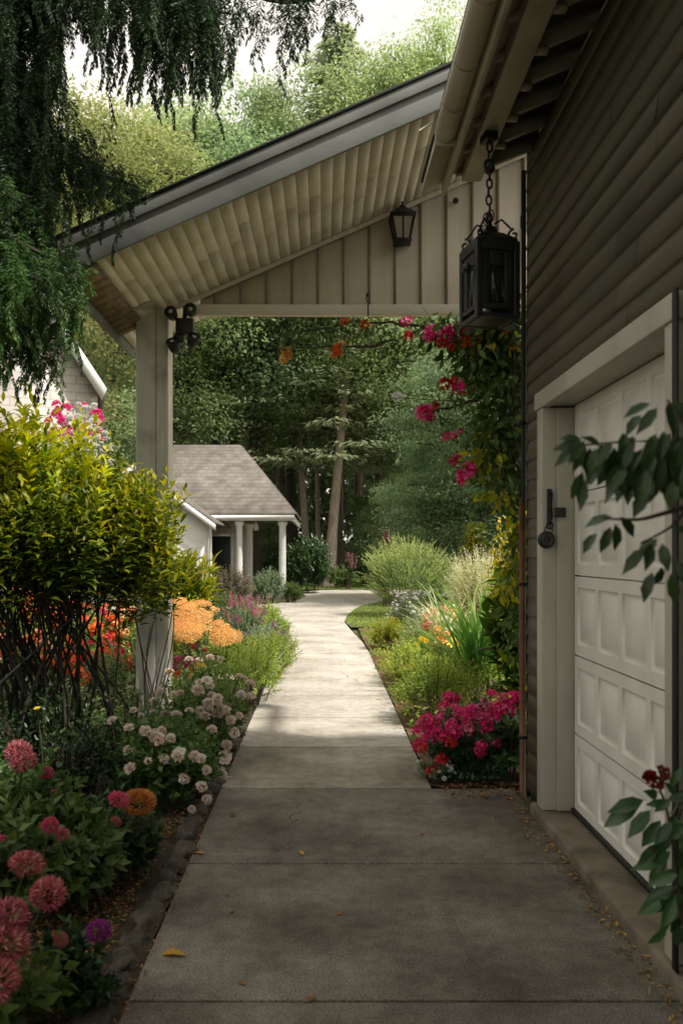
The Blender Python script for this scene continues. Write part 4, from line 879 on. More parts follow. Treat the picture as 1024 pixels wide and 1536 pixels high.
# ================================================================== LEFT BED
# tall lime topped shrub in front of the post
e=thing('lime_shrub','tall shrub with lime yellow crown and bare dark stems before the carport post','shrub',(-1.68,5.22,0))
rng=np.random.RandomState(41); fm=MB(); tp=MB(); stb=MB()
ends=dome(rng,1150,1.02,.74,.68,64,-.6,.22,.5); ends[:,0]-=.25; ends[:,2]=np.maximum(ends[:,2]+1.84-.24*np.maximum(ends[:,0]+.1,0),1.42+rng.rand(1150)**2*.4)-(rng.rand(1150)<.12)*rng.rand(1150)*.4
sel=(ends[:,0]>.25)&(ends[:,2]>2.15); ends[sel,2]-=.22
bs=np.stack([rng.normal(-.08,.27,1150),rng.normal(0,.2,1150),np.zeros(1150)],1)
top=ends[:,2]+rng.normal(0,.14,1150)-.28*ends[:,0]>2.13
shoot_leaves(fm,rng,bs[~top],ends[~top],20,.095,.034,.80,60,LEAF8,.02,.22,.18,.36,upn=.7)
shoot_leaves(tp,rng,bs[top],ends[top],26,.105,.040,.76,58,LEAF8,.02,.2,.66,.40,upn=.8)  # top leaves: lime colour, raised further to paint in the sunlight
extra=dome(rng,420,.86,.62,.62,30,-1,.3,.8); extra[:,0]-=.10; extra[:,2]+=1.55; extra=extra[extra[:,2]>1.42]; ne=len(extra); shoot_leaves(fm,rng,bs[:ne],extra,15,.085,.032,.84,60,LEAF8,.02,.25,.12,.25)
ext=np.stack([rng.uniform(.30,.78,150),rng.uniform(-.4,.3,150),rng.uniform(1.42,1.98,150)],1); shoot_leaves(fm,rng,bs[:150]*.5+np.array([.45,0,.0]),ext,18,.088,.033,.72,58,LEAF8,.05,.2,.32,.40)
fm.build('foliage',M['lf_lime'],e); tp.build('sunlit_crown',M['lf_lime'],e,label='lime yellow leaves along the top, tone lifted as if sunlit')
for q in range(70):
    b,en=bs[q],ends[q]; s=np.linspace(0,1,7); kx=rng.normal(0,.05,2)
    pts=b+(en-b)*(s**1.25)[:,None]*np.array([1,1,0])+UP*(en[2]*s)[:,None]+np.stack([kx[0]*np.sin(s*5),kx[1]*np.sin(s*4),0*s],1); pts[0,2]=-.05
    stb.tube(pts,np.linspace(rng.uniform(.007,.015),.003,7),6)
for q in range(70):
    b,en=bs[q],ends[q]; e2=ends[(q*13+70)%1150]; s0_=rng.uniform(.45,.62); st0=b+(en-b)*(s0_**1.25)*np.array([1,1,0])+UP*en[2]*s0_
    tgt=st0+(e2-st0)*.55; tgt[2]=max(tgt[2],st0[2]+.25); stb.tube([st0,st0*.5+tgt*.5+UP*.05,tgt],[.006,.004,.002],5)
stb.build('stems',M['bark_dark'],e,True)

# near pink sedums etc. : (px,py,d,r,mat,kind)
bush('sedum_plant','nearest sedum with big dusty pink heads in the bottom left corner','flowering plant',(-1.13,2.5,0),.38,.40,.46,'lf_mid',230,10,.085,.045,18,seed=51,droop=.12,
  flowers=[('flower_head',[B('p_pink','umbel',.066,1),B('p_pink','umbel',.06,11),B('p_pink','umbel',.07,12)],[P(40,1297,2.62),P(72,1342,2.5),P(14,1375,2.35),P(8,1412,2.3),P(-4,1472,2.2)],1,0),('flower_bud',[B('p_pink','umbel',.026,21),B('p_rosepink','umbel',.02,22)],7,1,.6)])
bush('leafy_plant','low dark leafed plant with one purple flower beside the soil strip','flowering plant',G(120,1500)*np.array([1,1,0]),.17,.2,.26,'lf_dark',70,9,.06,.032,10,seed=52,
  flowers=[('flower_head',B('p_purple','umbel',.042,2),[P(148,1397,2.72),],1,0)])
bush('sedum_plant','mid bed sedum with rose pink heads left of the orange pompon','flowering plant',(-1.28,3.55,0),.5,.42,.50,'lf_mid',300,10,.085,.045,20,seed=53,droop=.1,tbase=.15,
  flowers=[('flower_head',[B('p_rosepink','umbel',.05,3),B('p_rosepink','umbel',.044,13)],[P(76,1238,3.22),P(178,1200,3.5)],.95,0),('flower_bud',[B('p_rosepink','umbel',.022,23),B('p_pink','umbel',.03,24)],6,1,.6)])
bush('sedum_plant','taller sedum at the left edge holding a high dusty pink head','flowering plant',(-1.56,3.95,0),.45,.42,.56,'lf_mid',240,10,.085,.045,18,seed=54,droop=.1,tbase=.2,
  flowers=[('flower_head',[B('p_pink','umbel',.066,1),B('p_pink','umbel',.06,11),B('p_pink','umbel',.07,12)],[P(28,1130,3.75),P(36,1143,3.72)],1,0),('flower_head',B('p_rosepink','umbel',.04,3),[P(70,1160,3.9)],.9,0)])
bush('pompon_dahlia','leafy dahlia holding one burnt orange pompon ball','flowering plant',(-.98,3.85,0),.22,.26,.40,'lf_dark',100,9,.07,.04,12,seed=55,
  flowers=[('flower_head',B('p_orange','ball',.094,4),[P(209,1203,3.68)],1,0)])
# white roses
wr1=[(218,1097),(230,1104),(238,1109),(256,1107),(246,1138),(268,1132),(302,1138),(310,1155),(276,1169),(302,1180),(288,1214),(310,1199)]
wr2=[(337,1136),(332,1164),(345,1174),(299,1024),(310,1022),(315,1029),(323,1053),(332,1062),(346,1080),(270,1040),(352,1100),(340,1118),(297,1036),(318,1044),(326,1070)]
bush('rose_bush','blush white rose bush with dark leaves nearest the path edge','rose bush',(-.98,5.0,0),.40,.46,.56,'lf_mid',330,9,.06,.036,24,seed=56,tbase=.2,
  flowers=[('flower',B('p_white','peony',.034,9),14,1,.4),('flower',[B('p_white','peony',.043,5),B('p_white','rose',.04,6),B('p_white','peony',.035,7),B('p_white','truss',.036,8)],[P(x_,y_,4.62+.0*(y_)) for x_,y_ in wr1],1,0)])
bush('rose_bush','blush white rose bush in the sun beside the base of the post','rose bush',(-.90,6.2,0),.40,.68,.74,'lf_mid',420,9,.055,.033,26,seed=57,tbase=.3,
  flowers=[('flower',B('p_white','peony',.04,9),34,1,.35),('flower',[B('p_white','peony',.043,5),B('p_white','rose',.04,6),B('p_white','peony',.035,7),B('p_white','truss',.036,8)],[P(x_,y_,5.5 if y_>1090 else 5.75) for x_,y_ in wr2],1.05,0)])
bush('boxwood_shrub','dark shaded evergreen shrub below the lime shrub','shrub',(-1.65,4.85,0),.55,.4,.72,'lf_dark',300,9,.05,.028,24,seed=58,tbase=.15)
bush('boxwood_shrub','dark shaded evergreen shrub against the left edge of the bed','shrub',(-2.3,5.1,0),.55,.45,.80,'lf_dark',280,9,.05,.028,24,seed=59,tbase=.15)
bush('small_leaf_plant','loose green plant with pale glints around the foot of the post','shrub',(-1.35,5.75,0),.4,.42,.55,'lf_mid',220,9,.04,.02,20,seed=60,tbase=.3,
  flowers=[('flower',B('p_yellow','daisy',.03,1),[P(255,1008,5.6),P(300,998,5.7)],1,0)])
bush('marigold_plant','single yellow marigold in the dark shrubs left of the roses','flowering plant',(-1.5,4.6,0),.15,.15,.55,'lf_dark',40,8,.05,.028,6,seed=61,flowers=[('flower',B('p_yellow','daisy',.028,1),[P(56,1063,4.5)],1,0)])
# azaleas behind the stems
FS=B('p_scarlet','truss',.075,6); FR=B('p_red','truss',.06,7); FC=B('p_coral','truss',.07,8); FPk=B('p_rosepink','truss',.065,8)
bush('azalea_shrub','scarlet flowered azalea at the left edge behind the dark stems','azalea',(-4.1,10.7,0),.75,.6,1.12,'lf_fern',230,9,.055,.028,18,seed=62,flowers=[('flower',FS,48,1,.35),('flower',FR,14,1,.3)])
bush('azalea_shrub','scarlet and red azalea in the middle behind the lime shrub','azalea',(-3.15,10.5,0),.68,.6,1.08,'lf_fern',210,9,.055,.028,18,seed=63,flowers=[('flower',FR,26,1,.3),('flower',FS,30,1,.3),('flower',FPk,4,1,.5)])
bush('azalea_shrub','orange azalea just left of the carport post','azalea',(-2.38,10.6,0),.45,.5,1.0,'lf_fern',160,9,.055,.028,16,seed=64,flowers=[('flower',FS,24,1,.3),('flower',B('p_apricot','truss',.07,9),16,1,.3)])
bush('azalea_shrub','coral pink azalea low at the left edge','azalea',(-3.75,9.7,0),.6,.45,.7,'lf_mid',190,9,.05,.026,16,seed=65,flowers=[('flower',FC,22,1,.4)])
bush('azalea_shrub','pale cream and pink azalea farthest back at left','azalea',(-4.9,12.6,0),1.0,.6,1.4,'lf_gold',220,9,.055,.028,18,seed=66,flowers=[('flower',FC,12,1,.5),('flower',B('p_white','truss',.07,3),20,1,.4)])
bush('azalea_shrub','low red orange azalea in the half shade behind the middle of the dark stems','azalea',(-2.75,8.3,0),.75,.5,.72,'lf_mid',320,9,.055,.028,18,seed=180,tbase=.3,flowers=[('flower',FS,34,1,.3),('flower',FC,10,1,.3)])
bush('azalea_shrub','low red azalea in the half shade close to the left of the post','azalea',(-1.95,7.9,0),.5,.45,.66,'lf_mid',240,9,.055,.028,18,seed=181,tbase=.3,flowers=[('flower',FS,16,1,.3),('flower',FR,8,1,.3)])
bush('boxwood_shrub','green shrub filling the bed behind the lime shrub stems','shrub',(-2.3,6.6,0),.9,.45,.52,'lf_mid',380,9,.05,.028,20,seed=182,tbase=.2)
# pink and white bush behind lime shrub under neighbour gable
bush('rhododendron_shrub','magenta flowering rhododendron below the neighbour gable','rhododendron',(X(105,12),12.2,0),.55,.5,3.95,'lf_mid',240,9,.09,.035,18,cz=.72,seed=67,flowers=[('flower',B('p_fuchsia','truss',.085,4),42,1,.80)],lo=.0)
bush('viburnum_shrub','white flowering shrub right of the magenta rhododendron','viburnum',(X(142,12),11.6,0),.42,.5,3.65,'lf_sage',220,9,.06,.03,18,cz=.72,seed=68,flowers=[('flower',B('p_pure','umbel',.05,4),95,1,.70)],lo=-.1)
# mums, ferny greens along the path
CU=[B('p_apricot','cushion',.15,1),B('p_apricot','cushion',.19,2),B('p_apricot','cushion',.11,3),B('p_apricot','truss',.10,4)]
bush('chrysanthemum_plant','broad drift of apricot orange chrysanthemums right of the post','chrysanthemum',(-1.72,11.0,0),.66,.6,.74,'lf_fern',300,9,.055,.028,20,seed=69,
  flowers=[('flower_mass',CU,[P(263,905,10.9),P(280,912,10.8),P(300,908,11.1),P(272,925,10.5),P(292,930,10.4),P(312,922,10.7),P(264,942,10.2),P(283,950,10.0),P(300,943,10.2),P(322,915,11),P(276,936,10.3)],1,0)])
bush('chrysanthemum_plant','smaller apricot chrysanthemum clump nearer the path','chrysanthemum',(-1.25,10.4,0),.36,.4,.56,'lf_fern',200,9,.055,.028,16,seed=70,
  flowers=[('flower_mass',CU,[P(326,935,10.1),P(340,943,10.0),P(334,955,9.8),P(350,955,9.9),P(318,948,9.9)],1,0)])
bush('spirea_shrub','feathery bright green shrub spilling over the path edge, nearest of two','shrub',(-.74,8.3,0),.46,.9,.60,'lf_fern',430,11,.05,.016,26,seed=71,tbase=.35,
  flowers=[('flower',B('p_red','truss',.035,1),[P(290,970,7.6),P(308,975,7.6)],1,0)])
bush('spirea_shrub','feathery bright green shrub spilling over the path edge, farther of two','shrub',(-.66,10.1,0),.46,1.0,.66,'lf_fern',420,11,.05,.016,26,seed=72,tbase=.35)
bush('lantana_plant','small pink and orange flowered plant just right of the post','flowering plant',(-1.22,7.25,0),.26,.3,.55,'lf_fern',120,9,.045,.022,14,seed=73,
  flowers=[('flower',B('p_rosepink','truss',.05,8),[P(268,990,7.0),P(276,1000,7.0),P(285,992,7.0),P(262,1001,7.0)],1,0),('flower',B('p_scarlet','truss',.045,8),[P(270,1010,6.95),P(283,1013,6.95),P(262,1015,6.95),P(290,1005,7)],1,0)])
bush('loosestrife_plant','mauve pink plumed plants at the path edge beyond the apricot mounds','flowering plant',(-1.35,14.2,0),.42,.5,.72,'lf_sage',180,9,.06,.02,16,seed=74,
  flowers=[('flower_spike',B('p_mauve','spike',.10,1),34,1,.35),('flower_spike',B('p_rosepink','spike',.09,1),8,1,.5),('flower_spike',B('p_purple','spike',.08,1),5,1,.6)])
bush('yellow_shrub','yellow green shrub just right of the post behind the mounds','shrub',(-2.35,13.0,0),.55,.5,.95,'lf_lime',200,9,.07,.03,16,seed=75,tbase=.5)
bush('catmint_plant','low sage green plant between the feathery shrubs and the mauve plumes','flowering plant',(-1.0,12.0,0),.42,.6,.5,'lf_sage',240,9,.05,.018,16,seed=170,flowers=[('flower_spike',B('p_purple','spike',.05,1),10,1,.5)])
bush('spirea_shrub','small green shrub at the path edge past the mauve plumes','shrub',(-1.25,16.0,0),.5,.7,.6,'lf_fern',260,10,.06,.02,18,seed=171)
bush('spirea_shrub','last green shrub of the left bed where the driveway widens','shrub',(-2.0,18.6,0),.7,.7,.7,'lf_mid',260,10,.07,.028,18,seed=172)
# agave-like plant
def blades(name,label,cat,loc,n,Lr,wd,mat,seed,spread=.5,bend=.8,flat=0,k=7,group=None):
    rng=np.random.RandomState(seed); e=thing(name,label,cat,loc,group); mb=MB()
    for i in range(n):
        a=rng.rand()*6.28; Ln=rng.uniform(*Lr); s=np.linspace(0,1,k); tilt=abs(rng.normal(0,spread)); bd=bend*rng.uniform(.3,1.3)
        ang=PI/2-tilt-bd*s**1.7; dx=np.cumsum(np.cos(ang))*Ln/k; dz=np.cumsum(np.sin(ang))*Ln/k
        d=np.array([math.cos(a),math.sin(a),0]); side=np.array([-d[1],d[0],0])*.6+rng.normal(0,.3,3)*np.array([1,1,0]); side=unit(side)
        c=rng.normal(0,.05,3)*np.array([1,1,0])+d*dx[:,None]+UP*dz[:,None]
        w=wd*rng.uniform(.7,1.2)*np.minimum(1,np.maximum(.04,(1-s)*2.2))*np.minimum(1,.6+s*2)
        Vv=np.concatenate([c+side*w[:,None]*.5,c+d*.15*w[:,None]-UP*.12*w[:,None],c-side*w[:,None]*.5])
        j=np.arange(k-1); mb.add(Vv,[np.concatenate([np.stack([j,j+1,k+j+1,k+j],1),np.stack([k+j,k+j+1,2*k+j+1,2*k+j],1)])],np.clip(np.tile(.15+.65*s,3)+rng.normal(0,.15),0,1))
    mb.build('leaf_blades',M[mat],e); return e
bush('yucca_plant','bright green strap leafed plant right of the post under the cottage wing','plant',(-2.2,13.6,0),.5,.5,1.55,'lf_lime',75,12,.30,.05,12,seed=76,tbase=.3,cz=.6,upn=.4)
bush('smoke_shrub','bronze brown rounded shrub before the cottage porch','shrub',(-2.75,23.8,0),.85,.7,1.25,'lf_brown',520,10,.10,.03,30,seed=77,tbase=.35)
bush('sage_shrub','grey green shrub right of the bronze brown shrub','shrub',(-1.72,24.6,0),.62,.6,1.15,'lf_sage',380,10,.10,.035,26,seed=78,tbase=.25)
bush('boxwood_shrub','small round green shrub at the corner of the driveway','shrub',(-1.02,25.1,0),.42,.4,.72,'lf_mid',300,9,.07,.035,20,seed=79,tbase=.4)
bush('rhododendron_shrub','big dark glossy rhododendron right of the cottage porch','rhododendron',(-.55,31.0,0),1.0,.9,2.3,'lf_glossy',520,10,.17,.07,30,seed=80,tbase=.35,upn=.9)
bush('rhododendron_shrub','dark glossy shrub behind the cottage porch columns','rhododendron',(-1.7,33.0,0),.9,.8,1.9,'lf_glossy',320,10,.17,.07,26,seed=81,tbase=.2)
bush('fern_clump','small fern clump at the foot of the wood beyond the drive','fern',(.75,35.5,0),.9,.7,.9,'lf_mid',220,10,.2,.06,20,seed=82)
bush('laurel_shrub','dark laurel in the shade at the drive end','shrub',(2.2,36.2,0),1.6,1.0,2.0,'lf_dark',380,10,.16,.07,26,seed=83)

# ================================================================== RIGHT BED
bush('bottlebrush_shrub','big feathery pale green shrub at the bend of the path','shrub',(2.05,19.6,0),1.3,1.1,1.98,'lf_feather',1200,16,.085,.016,40,seed=90,s0=.55,ang=28,droop=-.25,tbase=.2,ttip=.55,upn=.2,bow=.15,tz=.5)
rng=np.random.RandomState(91)
bush('heather_shrub','cream topped soft shrub right of the feathery shrub','shrub',(3.2,16.6,0),.88,.7,1.72,'lf_cream',900,14,.06,.014,30,seed=92,s0=.55,ang=32,droop=-.15,tbase=.3,ttip=.5,upn=.2,tz=.5)
bush('heather_shrub','second cream grass like shrub against the garage side','shrub',(3.7,15.2,0),.5,.5,1.25,'lf_feather',380,14,.06,.014,24,seed=93,s0=.55,ang=32,droop=-.15,tbase=.3,ttip=.5,upn=.2)
bush('spirea_ball','round chartreuse shrub at the path edge','shrub',(1.0,12.9,0),.33,.33,.54,'lf_gold',340,10,.04,.02,22,seed=94,tbase=.35,tz=.5)
bush('alyssum_plant','silvery plant covered with tiny white flowers under the feathery shrub','flowering plant',(1.5,14.9,0),.36,.36,.82,'lf_sage',220,9,.05,.018,18,seed=95,flowers=[('flower',B('p_pure','umbel',.03,4),60,1,.3)])
bush('perennial_plant','loose pale perennial with pink and orange flowers, nearest the feathery shrub','flowering plant',(1.55,12.0,0),.5,.5,.72,'lf_feather',260,10,.06,.018,20,seed=96,
  flowers=[('flower',B('p_coral','truss',.10,8),[P(652,921,11.6),P(640,925,11.6),P(640,938,11.2),P(665,915,11.7)],1,0),('flower',B('p_white','daisy',.08,2),[P(668,930,11.4),P(683,910,11.8),P(672,945,11.2)],1,0),('flower',B('p_apricot','truss',.09,8),[P(680,920,11.6),P(686,932,11.6),P(660,950,11)],1,0)])
bush('perennial_plant','low green perennial with two yellow orange flowers by the path','flowering plant',(.98,9.6,0),.38,.7,.5,'lf_fern',360,10,.05,.016,20,seed=97,
  flowers=[('flower',B('p_yellow','truss',.07,8),[P(618,1000,9.2),P(625,967,9.8),P(634,962,9.8)],1,0),('flower',B('p_apricot','truss',.06,8),[P(610,1001,9.2)],1,0)])
bush('perennial_plant','tangle of pale green perennials with orange flowers beside the strappy clump','flowering plant',(1.55,10.4,0),.42,.5,.66,'lf_fern',260,10,.055,.018,20,seed=98,
  flowers=[('flower',B('p_apricot','truss',.08,8),[P(655,945,10.1),P(668,952,10),P(660,962,10)],1,0),('flower',B('p_yellow','daisy',.08,8),[P(680,965,9.9)],1,0)])
bush('fern_plant','feathery green plant at the path edge behind the fuchsia azalea','shrub',(1.0,7.4,0),.42,.6,.62,'lf_fern',480,11,.05,.015,24,seed=99,tbase=.2)
bush('fern_plant','feathery green plant between the strappy clump and the path','shrub',(1.25,8.4,0),.4,.5,.55,'lf_fern',330,11,.05,.016,24,seed=100,tbase=.3)
bush('fern_plant','pale feathery plant filling the bed under the strappy clump','shrub',(1.75,8.9,0),.5,.6,.5,'lf_fern',330,11,.055,.017,20,seed=173,tbase=.35)
bush('fern_plant','green filler plant at the path edge left of the strappy clump','shrub',(1.5,11.3,0),.42,.7,.45,'lf_fern',300,11,.055,.017,20,seed=174,tbase=.3)
bush('sage_plant','grey green filler plant between the chartreuse ball and the perennials','shrub',(1.5,13.2,0),.45,.5,.5,'lf_sage',240,10,.055,.018,20,seed=175)
bush('catmint_plant','grey green cushion with a few mauve spikes leaning over the path edge','flowering plant',(-.82,12.9,0),.36,.6,.42,'lf_sage',240,9,.05,.018,16,seed=176,flowers=[('flower_spike',B('p_mauve','spike',.06,1),10,1,.5)])
bush('spirea_shrub','small yellow green cushion at the path edge beyond the catmint','shrub',(-.86,15.0,0),.36,.8,.45,'lf_fern',240,9,.055,.02,16,seed=177)
def cover(label,x0,x1,y0,y1,n,mat,L,seed,hz):
    r=np.random.RandomState(seed); q=np.c_[r.uniform(x0,x1,n),r.uniform(y0,y1,n)]
    hgt=hz*(.5+.5*np.sin(q[:,0]*5+seed)*np.sin(q[:,1]*4.3))*r.rand(n)**.7
    mb=MB(); D=np.c_[r.normal(0,.8,(n,2)),r.uniform(.1,.9,n)]; leaves(mb,np.c_[q,hgt],D,UP+r.normal(0,.4,(n,3)),L*r.uniform(.6,1.3,n),L*.45,LEAF5,.15+.7*hgt/hz+r.normal(0,.15,n))
    tag(mb.build('ground_cover',M[mat]),label,'ground cover',kind='stuff')
cover('low green ground cover filling the left bed behind the post',-5.5,-.85,5.2,12,9000,'lf_mid',.06,201,.22)
cover('low feathery ground cover filling the right bed',.69,4.2,6.0,16,12000,'lf_fern',.06,202,.2)
cover('dark low leaves at the foot of the fuchsia azalea',.74,1.22,5.37,5.7,700,'lf_glossy',.05,204,.14)
cover('low green ground cover in the far part of the left bed',-6.5,-.95,12,19.5,5000,'lf_mid',.08,203,.3)
blades('daylily_clump','tall clump of arching strappy leaves in the right bed','daylily',(1.66,8.7,0),120,(.8,1.5),.035,'lf_strap',101,.34,1.0)
blades('golden_sedge','tuft of golden brown sedge behind the fuchsia azalea','sedge',(1.15,6.55,0),420,(.22,.48),.007,'lf_golden',102,.6,1.2)
blades('golden_sedge','second golden tuft close to the garage corner','sedge',(1.45,6.7,0),260,(.2,.42),.007,'lf_golden',103,.6,1.2)
blades('iris_clump','pale arching grass blades left of the strappy clump','grass clump',(1.68,11.3,0),60,(.7,1.25),.03,'lf_cream',104,.3,1.1)
fz=[(245,118),(265,150),(295,105),(335,118),(370,95),(395,85),(440,75),(495,75),(515,45),(480,45),(378,138),(433,130),(303,165),(328,180),(420,190),(240,195),(295,230),(310,232),(270,265),(280,140),(405,105),(350,90),(465,80),(505,62),(428,100),(455,98),(253,140),(415,205),(340,75),(262,115)]
red=[(240,195),(295,230),(310,232),(270,265),(328,180),(420,205)]
bush('azalea_shrub','fuchsia pink azalea in bloom at the garage corner','azalea',(1.03,5.74,0),.36,.34,.53,'lf_glossy',420,9,.055,.030,26,seed=105,tbase=.25,lo=-.75,
  flowers=[('flower',[B('p_fuchsia','truss',.05,4),B('p_fuchsia','truss',.058,16)],26,1,.3),('flower',[B('p_fuchsia','truss',.055,4),B('p_fuchsia','truss',.045,14),B('p_rosepink','truss',.05,15),B('p_fuchsia','truss',.06,16)],[P(512+x_/2,1024+y_/2,5.42) for x_,y_ in fz if (x_,y_) not in red],1,0),('flower',B('p_red','truss',.045,4),[P(512+x_/2,1024+y_/2,5.40) for x_,y_ in red],1,0)])
bush('hosta_plant','dark broad leafed plant between the azalea and the downpipe','plant',(1.27,5.5,0),.16,.2,.42,'lf_glossy',34,8,.14,.07,0,seed=106,cz=.4,stems=10,tpl=LEAF8)
bush('white_edging_plant','low plant with tiny white flowers at the foot of the azalea','flowering plant',(.73,5.45,0),.12,.14,.13,'lf_sage',60,8,.03,.012,0,seed=107,flowers=[('flower',B('p_pure','umbel',.016,4),22,1,.2)],stems=6)
bush('hydrangea_shrub','tall plant with large glossy leaves by the garage corner','shrub',(1.66,7.0,0),.34,.36,1.55,'lf_lime',90,9,.22,.12,14,seed=108,cz=.55,tpl=LEAF8,tbase=.15,ttip=.35,droop=.25,upn=.9)
bush('golden_shrub','yellow leafed shrub climbing behind the garage corner','shrub',(1.95,8.0,0),.4,.4,2.05,'lf_yellow',150,9,.10,.05,16,seed=109,cz=.6,tbase=.2)
bush('blue_shrub','blue grey rounded shrub behind the cream shrub','shrub',(5.1,25.0,0),1.4,1.1,2.9,'tr_blue',420,11,.16,.05,30,seed=110,tbase=.5)
bush('blue_shrub','second blue grey shrub close to the garage side','shrub',(6.9,25.5,0),1.3,1.1,3.4,'tr_blue',380,11,.16,.05,30,seed=111,tbase=.4)
bush('crape_myrtle','thin plant with a dusty pink plume before the dark wood','flowering plant',(X(576,23),23,0),.22,.2,2.0,'lf_dark',40,9,.07,.03,8,cz=.6,seed=112,flowers=[('flower_spike',B('p_mauve','spike',.16,1),8,1,.7)])
bush('crape_myrtle','second dusty pink plumed plant at the foot of the wood','flowering plant',(X(523,34),34,0),.3,.2,1.3,'lf_dark',40,9,.09,.04,8,cz=.6,seed=113,flowers=[('flower_spike',B('p_mauve','spike',.22,1),6,1,.6)])

# ------------------------------------------------------------------ climbing vine by the garage corner
vn=thing('climbing_vine','climbing vine with pink blossom hanging beside the garage corner','vine',(1.28,5.6,0))
rng=np.random.RandomState(120); vf=MB(); vy=MB(); vs_=MB(); o0=np.array([1.28,5.6,0])
def vstem(pts,r0=.014,r1=.004):
    pts=np.array(pts); s=np.linspace(0,1,16); sg=np.linspace(0,1,len(pts)); c=np.stack([np.interp(s,sg,pts[:,k]) for k in range(3)],1); c[1:-1]=.5*c[1:-1]+.25*(c[:-2]+c[2:]); c[1:-1]+=rng.normal(0,.008,(14,3)); vs_.tube(c-o0,np.linspace(r0,r1,16),6); return c
vstem([(1.30,5.45,-.03),(1.33,5.5,1.0),(1.30,5.5,2.0),(1.27,5.5,3.0),P(750,480,5.6)],.016,.008)
vstem([(1.36,5.6,-.03),(1.38,5.6,1.2),(1.33,5.6,2.2),(1.22,5.6,3.1)],.014,.008)
twigs=[[P(760,500,5.6),P(700,490,5.7),P(650,493,5.8),P(615,500,5.9)],
       [P(755,560,5.6),P(715,570,5.6),P(680,582,5.6)],[P(760,590,5.6),P(700,603,5.6),P(650,615,5.6),P(632,622,5.6)],
       [P(765,640,5.6),P(740,680,5.6),P(700,712,5.6)],[P(770,660,5.6),P(755,710,5.6),P(740,765,5.6)],
       [P(660,487,5.9),P(560,518,6.3),P(470,522,6.6),P(436,519,6.65)],[P(640,490,5.9),P(540,482,6.4),P(440,500,6.65)],
       [P(760,480,5.6),P(720,520,5.5),P(700,560,5.5)]]
tw=[vstem(t_,.011,.005) for t_ in twigs]
def vleaf(center,rad,n,mb,L=.07,tb=.3):
    c=np.array(center)-o0; g_=rng.normal(0,.5,(n,3)); p=c+g_*np.array(rad)
    D=g_*.5+rng.normal(0,.6,(n,3))-UP*.7; leaves(mb,p,D,UP*.5-np.array([0,.6,0])+rng.normal(0,.5,(n,3)),L*rng.uniform(.6,1.25,n),L*.55*rng.uniform(.8,1.2,n),LEAF8,tb+rng.normal(0,.2,n))
for (px,py,rx,rz,n) in ((700,500,.24,.10,170),(672,488,.16,.06,70),(730,500,.26,.14,200),(722,600,.12,.10,60),(735,660,.14,.16,90),(762,480,.22,.14,200),(745,520,.24,.20,360),(760,560,.18,.22,300),(765,610,.13,.25,280),(762,660,.16,.22,300),(755,710,.16,.18,210),(740,640,.12,.14,110),(725,545,.16,.12,130),(690,500,.20,.07,110),(650,490,.14,.05,50),(700,540,.10,.12,60),(778,760,.06,.25,110),(775,850,.07,.3,140),(772,920,.08,.3,150)):
    vleaf(P(px,py,5.65),(rx,.22,rz),n,vf,.075,.30)
for (px,py,rx,rz,n) in ((735,685,.10,.14,80),(745,740,.10,.10,60),(775,790,.05,.14,40),(770,845,.06,.14,50),(760,880,.07,.10,30),(715,690,.06,.08,26),(750,520,.2,.15,60)):
    vleaf(P(px,py,5.58),(rx,.18,rz),n,vy,.07,.45)
for x_,y_,d_ in ((518,486,6.3),(546,490,6.3),(508,520,6.3),(560,519,6.3),(470,521,6.55),(430,520,6.6),(600,503,5.9),(590,488,6.1),(640,612,5.6),(665,607,5.6),(690,585,5.6),(700,708,5.6),(690,655,5.6),(480,500,6.5),(530,500,6.3)): vleaf(P(x_,y_,d_),(.10,.08,.05),16,vf,.05,.35)
vf.build('foliage',M['lf_mid'],vn); vy.build('yellow_leaves',M['lf_yellow'],vn,label='yellowing leaves'); vs_.build('stems',M['stem'],vn,True)
FV=B('p_fuchsia','truss',.06,4); FV2=B('p_red','truss',.045,4); FV3=B('p_rosepink','truss',.05,8); FV4=B('p_apricot','truss',.05,9); FV5=B('p_scarlet','truss',.05,6)
fl_=[(645,497,FV),(655,505,FV3),(668,500,FV),(640,503,FV),(662,515,FV2),(676,521,FV2),(683,497,FV),(690,492,FV3),(700,512,FV5),(716,510,FV5),(613,503,FV2),(700,487,FV3),(730,489,FV2),(745,492,FV3),(688,582,FV),(682,573,FV2),(666,575,FV2),(640,618,FV),(633,621,FV),(652,608,FV2),(646,626,FV3),(702,705,FV),(692,713,FV),(694,720,FV),(706,700,FV2),(687,652,FV3),(672,658,FV3),(684,690,FV3),(760,495,FV5),(770,520,FV4),
     (518,484,FV5),(546,487,FV5),(508,524,FV5),(514,517,FV4),(505,527,FV5),(610,484,FV3),(428,528,FV4),(426,538,FV4),(430,534,FV4)]
for x_,y_,me in fl_:
    dd_=5.5 if x_>600 else (6.3 if x_>450 else 6.62); p=P(x_,y_,dd_)-o0; o=link('flower',me,vn,p); o.rotation_euler=(1.1+rng.normal(0,.4),rng.normal(0,.4),rng.rand()*6); k=rng.uniform(.75,1.1); o.scale=(k,k,k)
hb=MB(); q0=P(430,478,6.7)
for s_ in (-1,0,1): hb.tube([P(430,478,6.72),P(430+8*s_,500,6.70),P(427+11*s_,520,6.68),P(427+7*s_,545,6.66)],.006,5)
hb.torus(P(428,545,6.66),.04,.004,(1,0,0),(0,1,0)); tag(hb.build('hanging_basket',M['black'],smooth=True),'small black wire basket hanging under the tie beam with orange blossom','basket')
mo=B('p_pure','truss',.05,9); o=link('blossom',mo,None,P(596,596,5.6)); o.scale=(1.1,.9,.7); o.rotation_euler=(1.2,0,.3); o.parent=vn; o.location=P(596,596,5.6)-o0; o['label']='white blossom at the end of a thin twig'
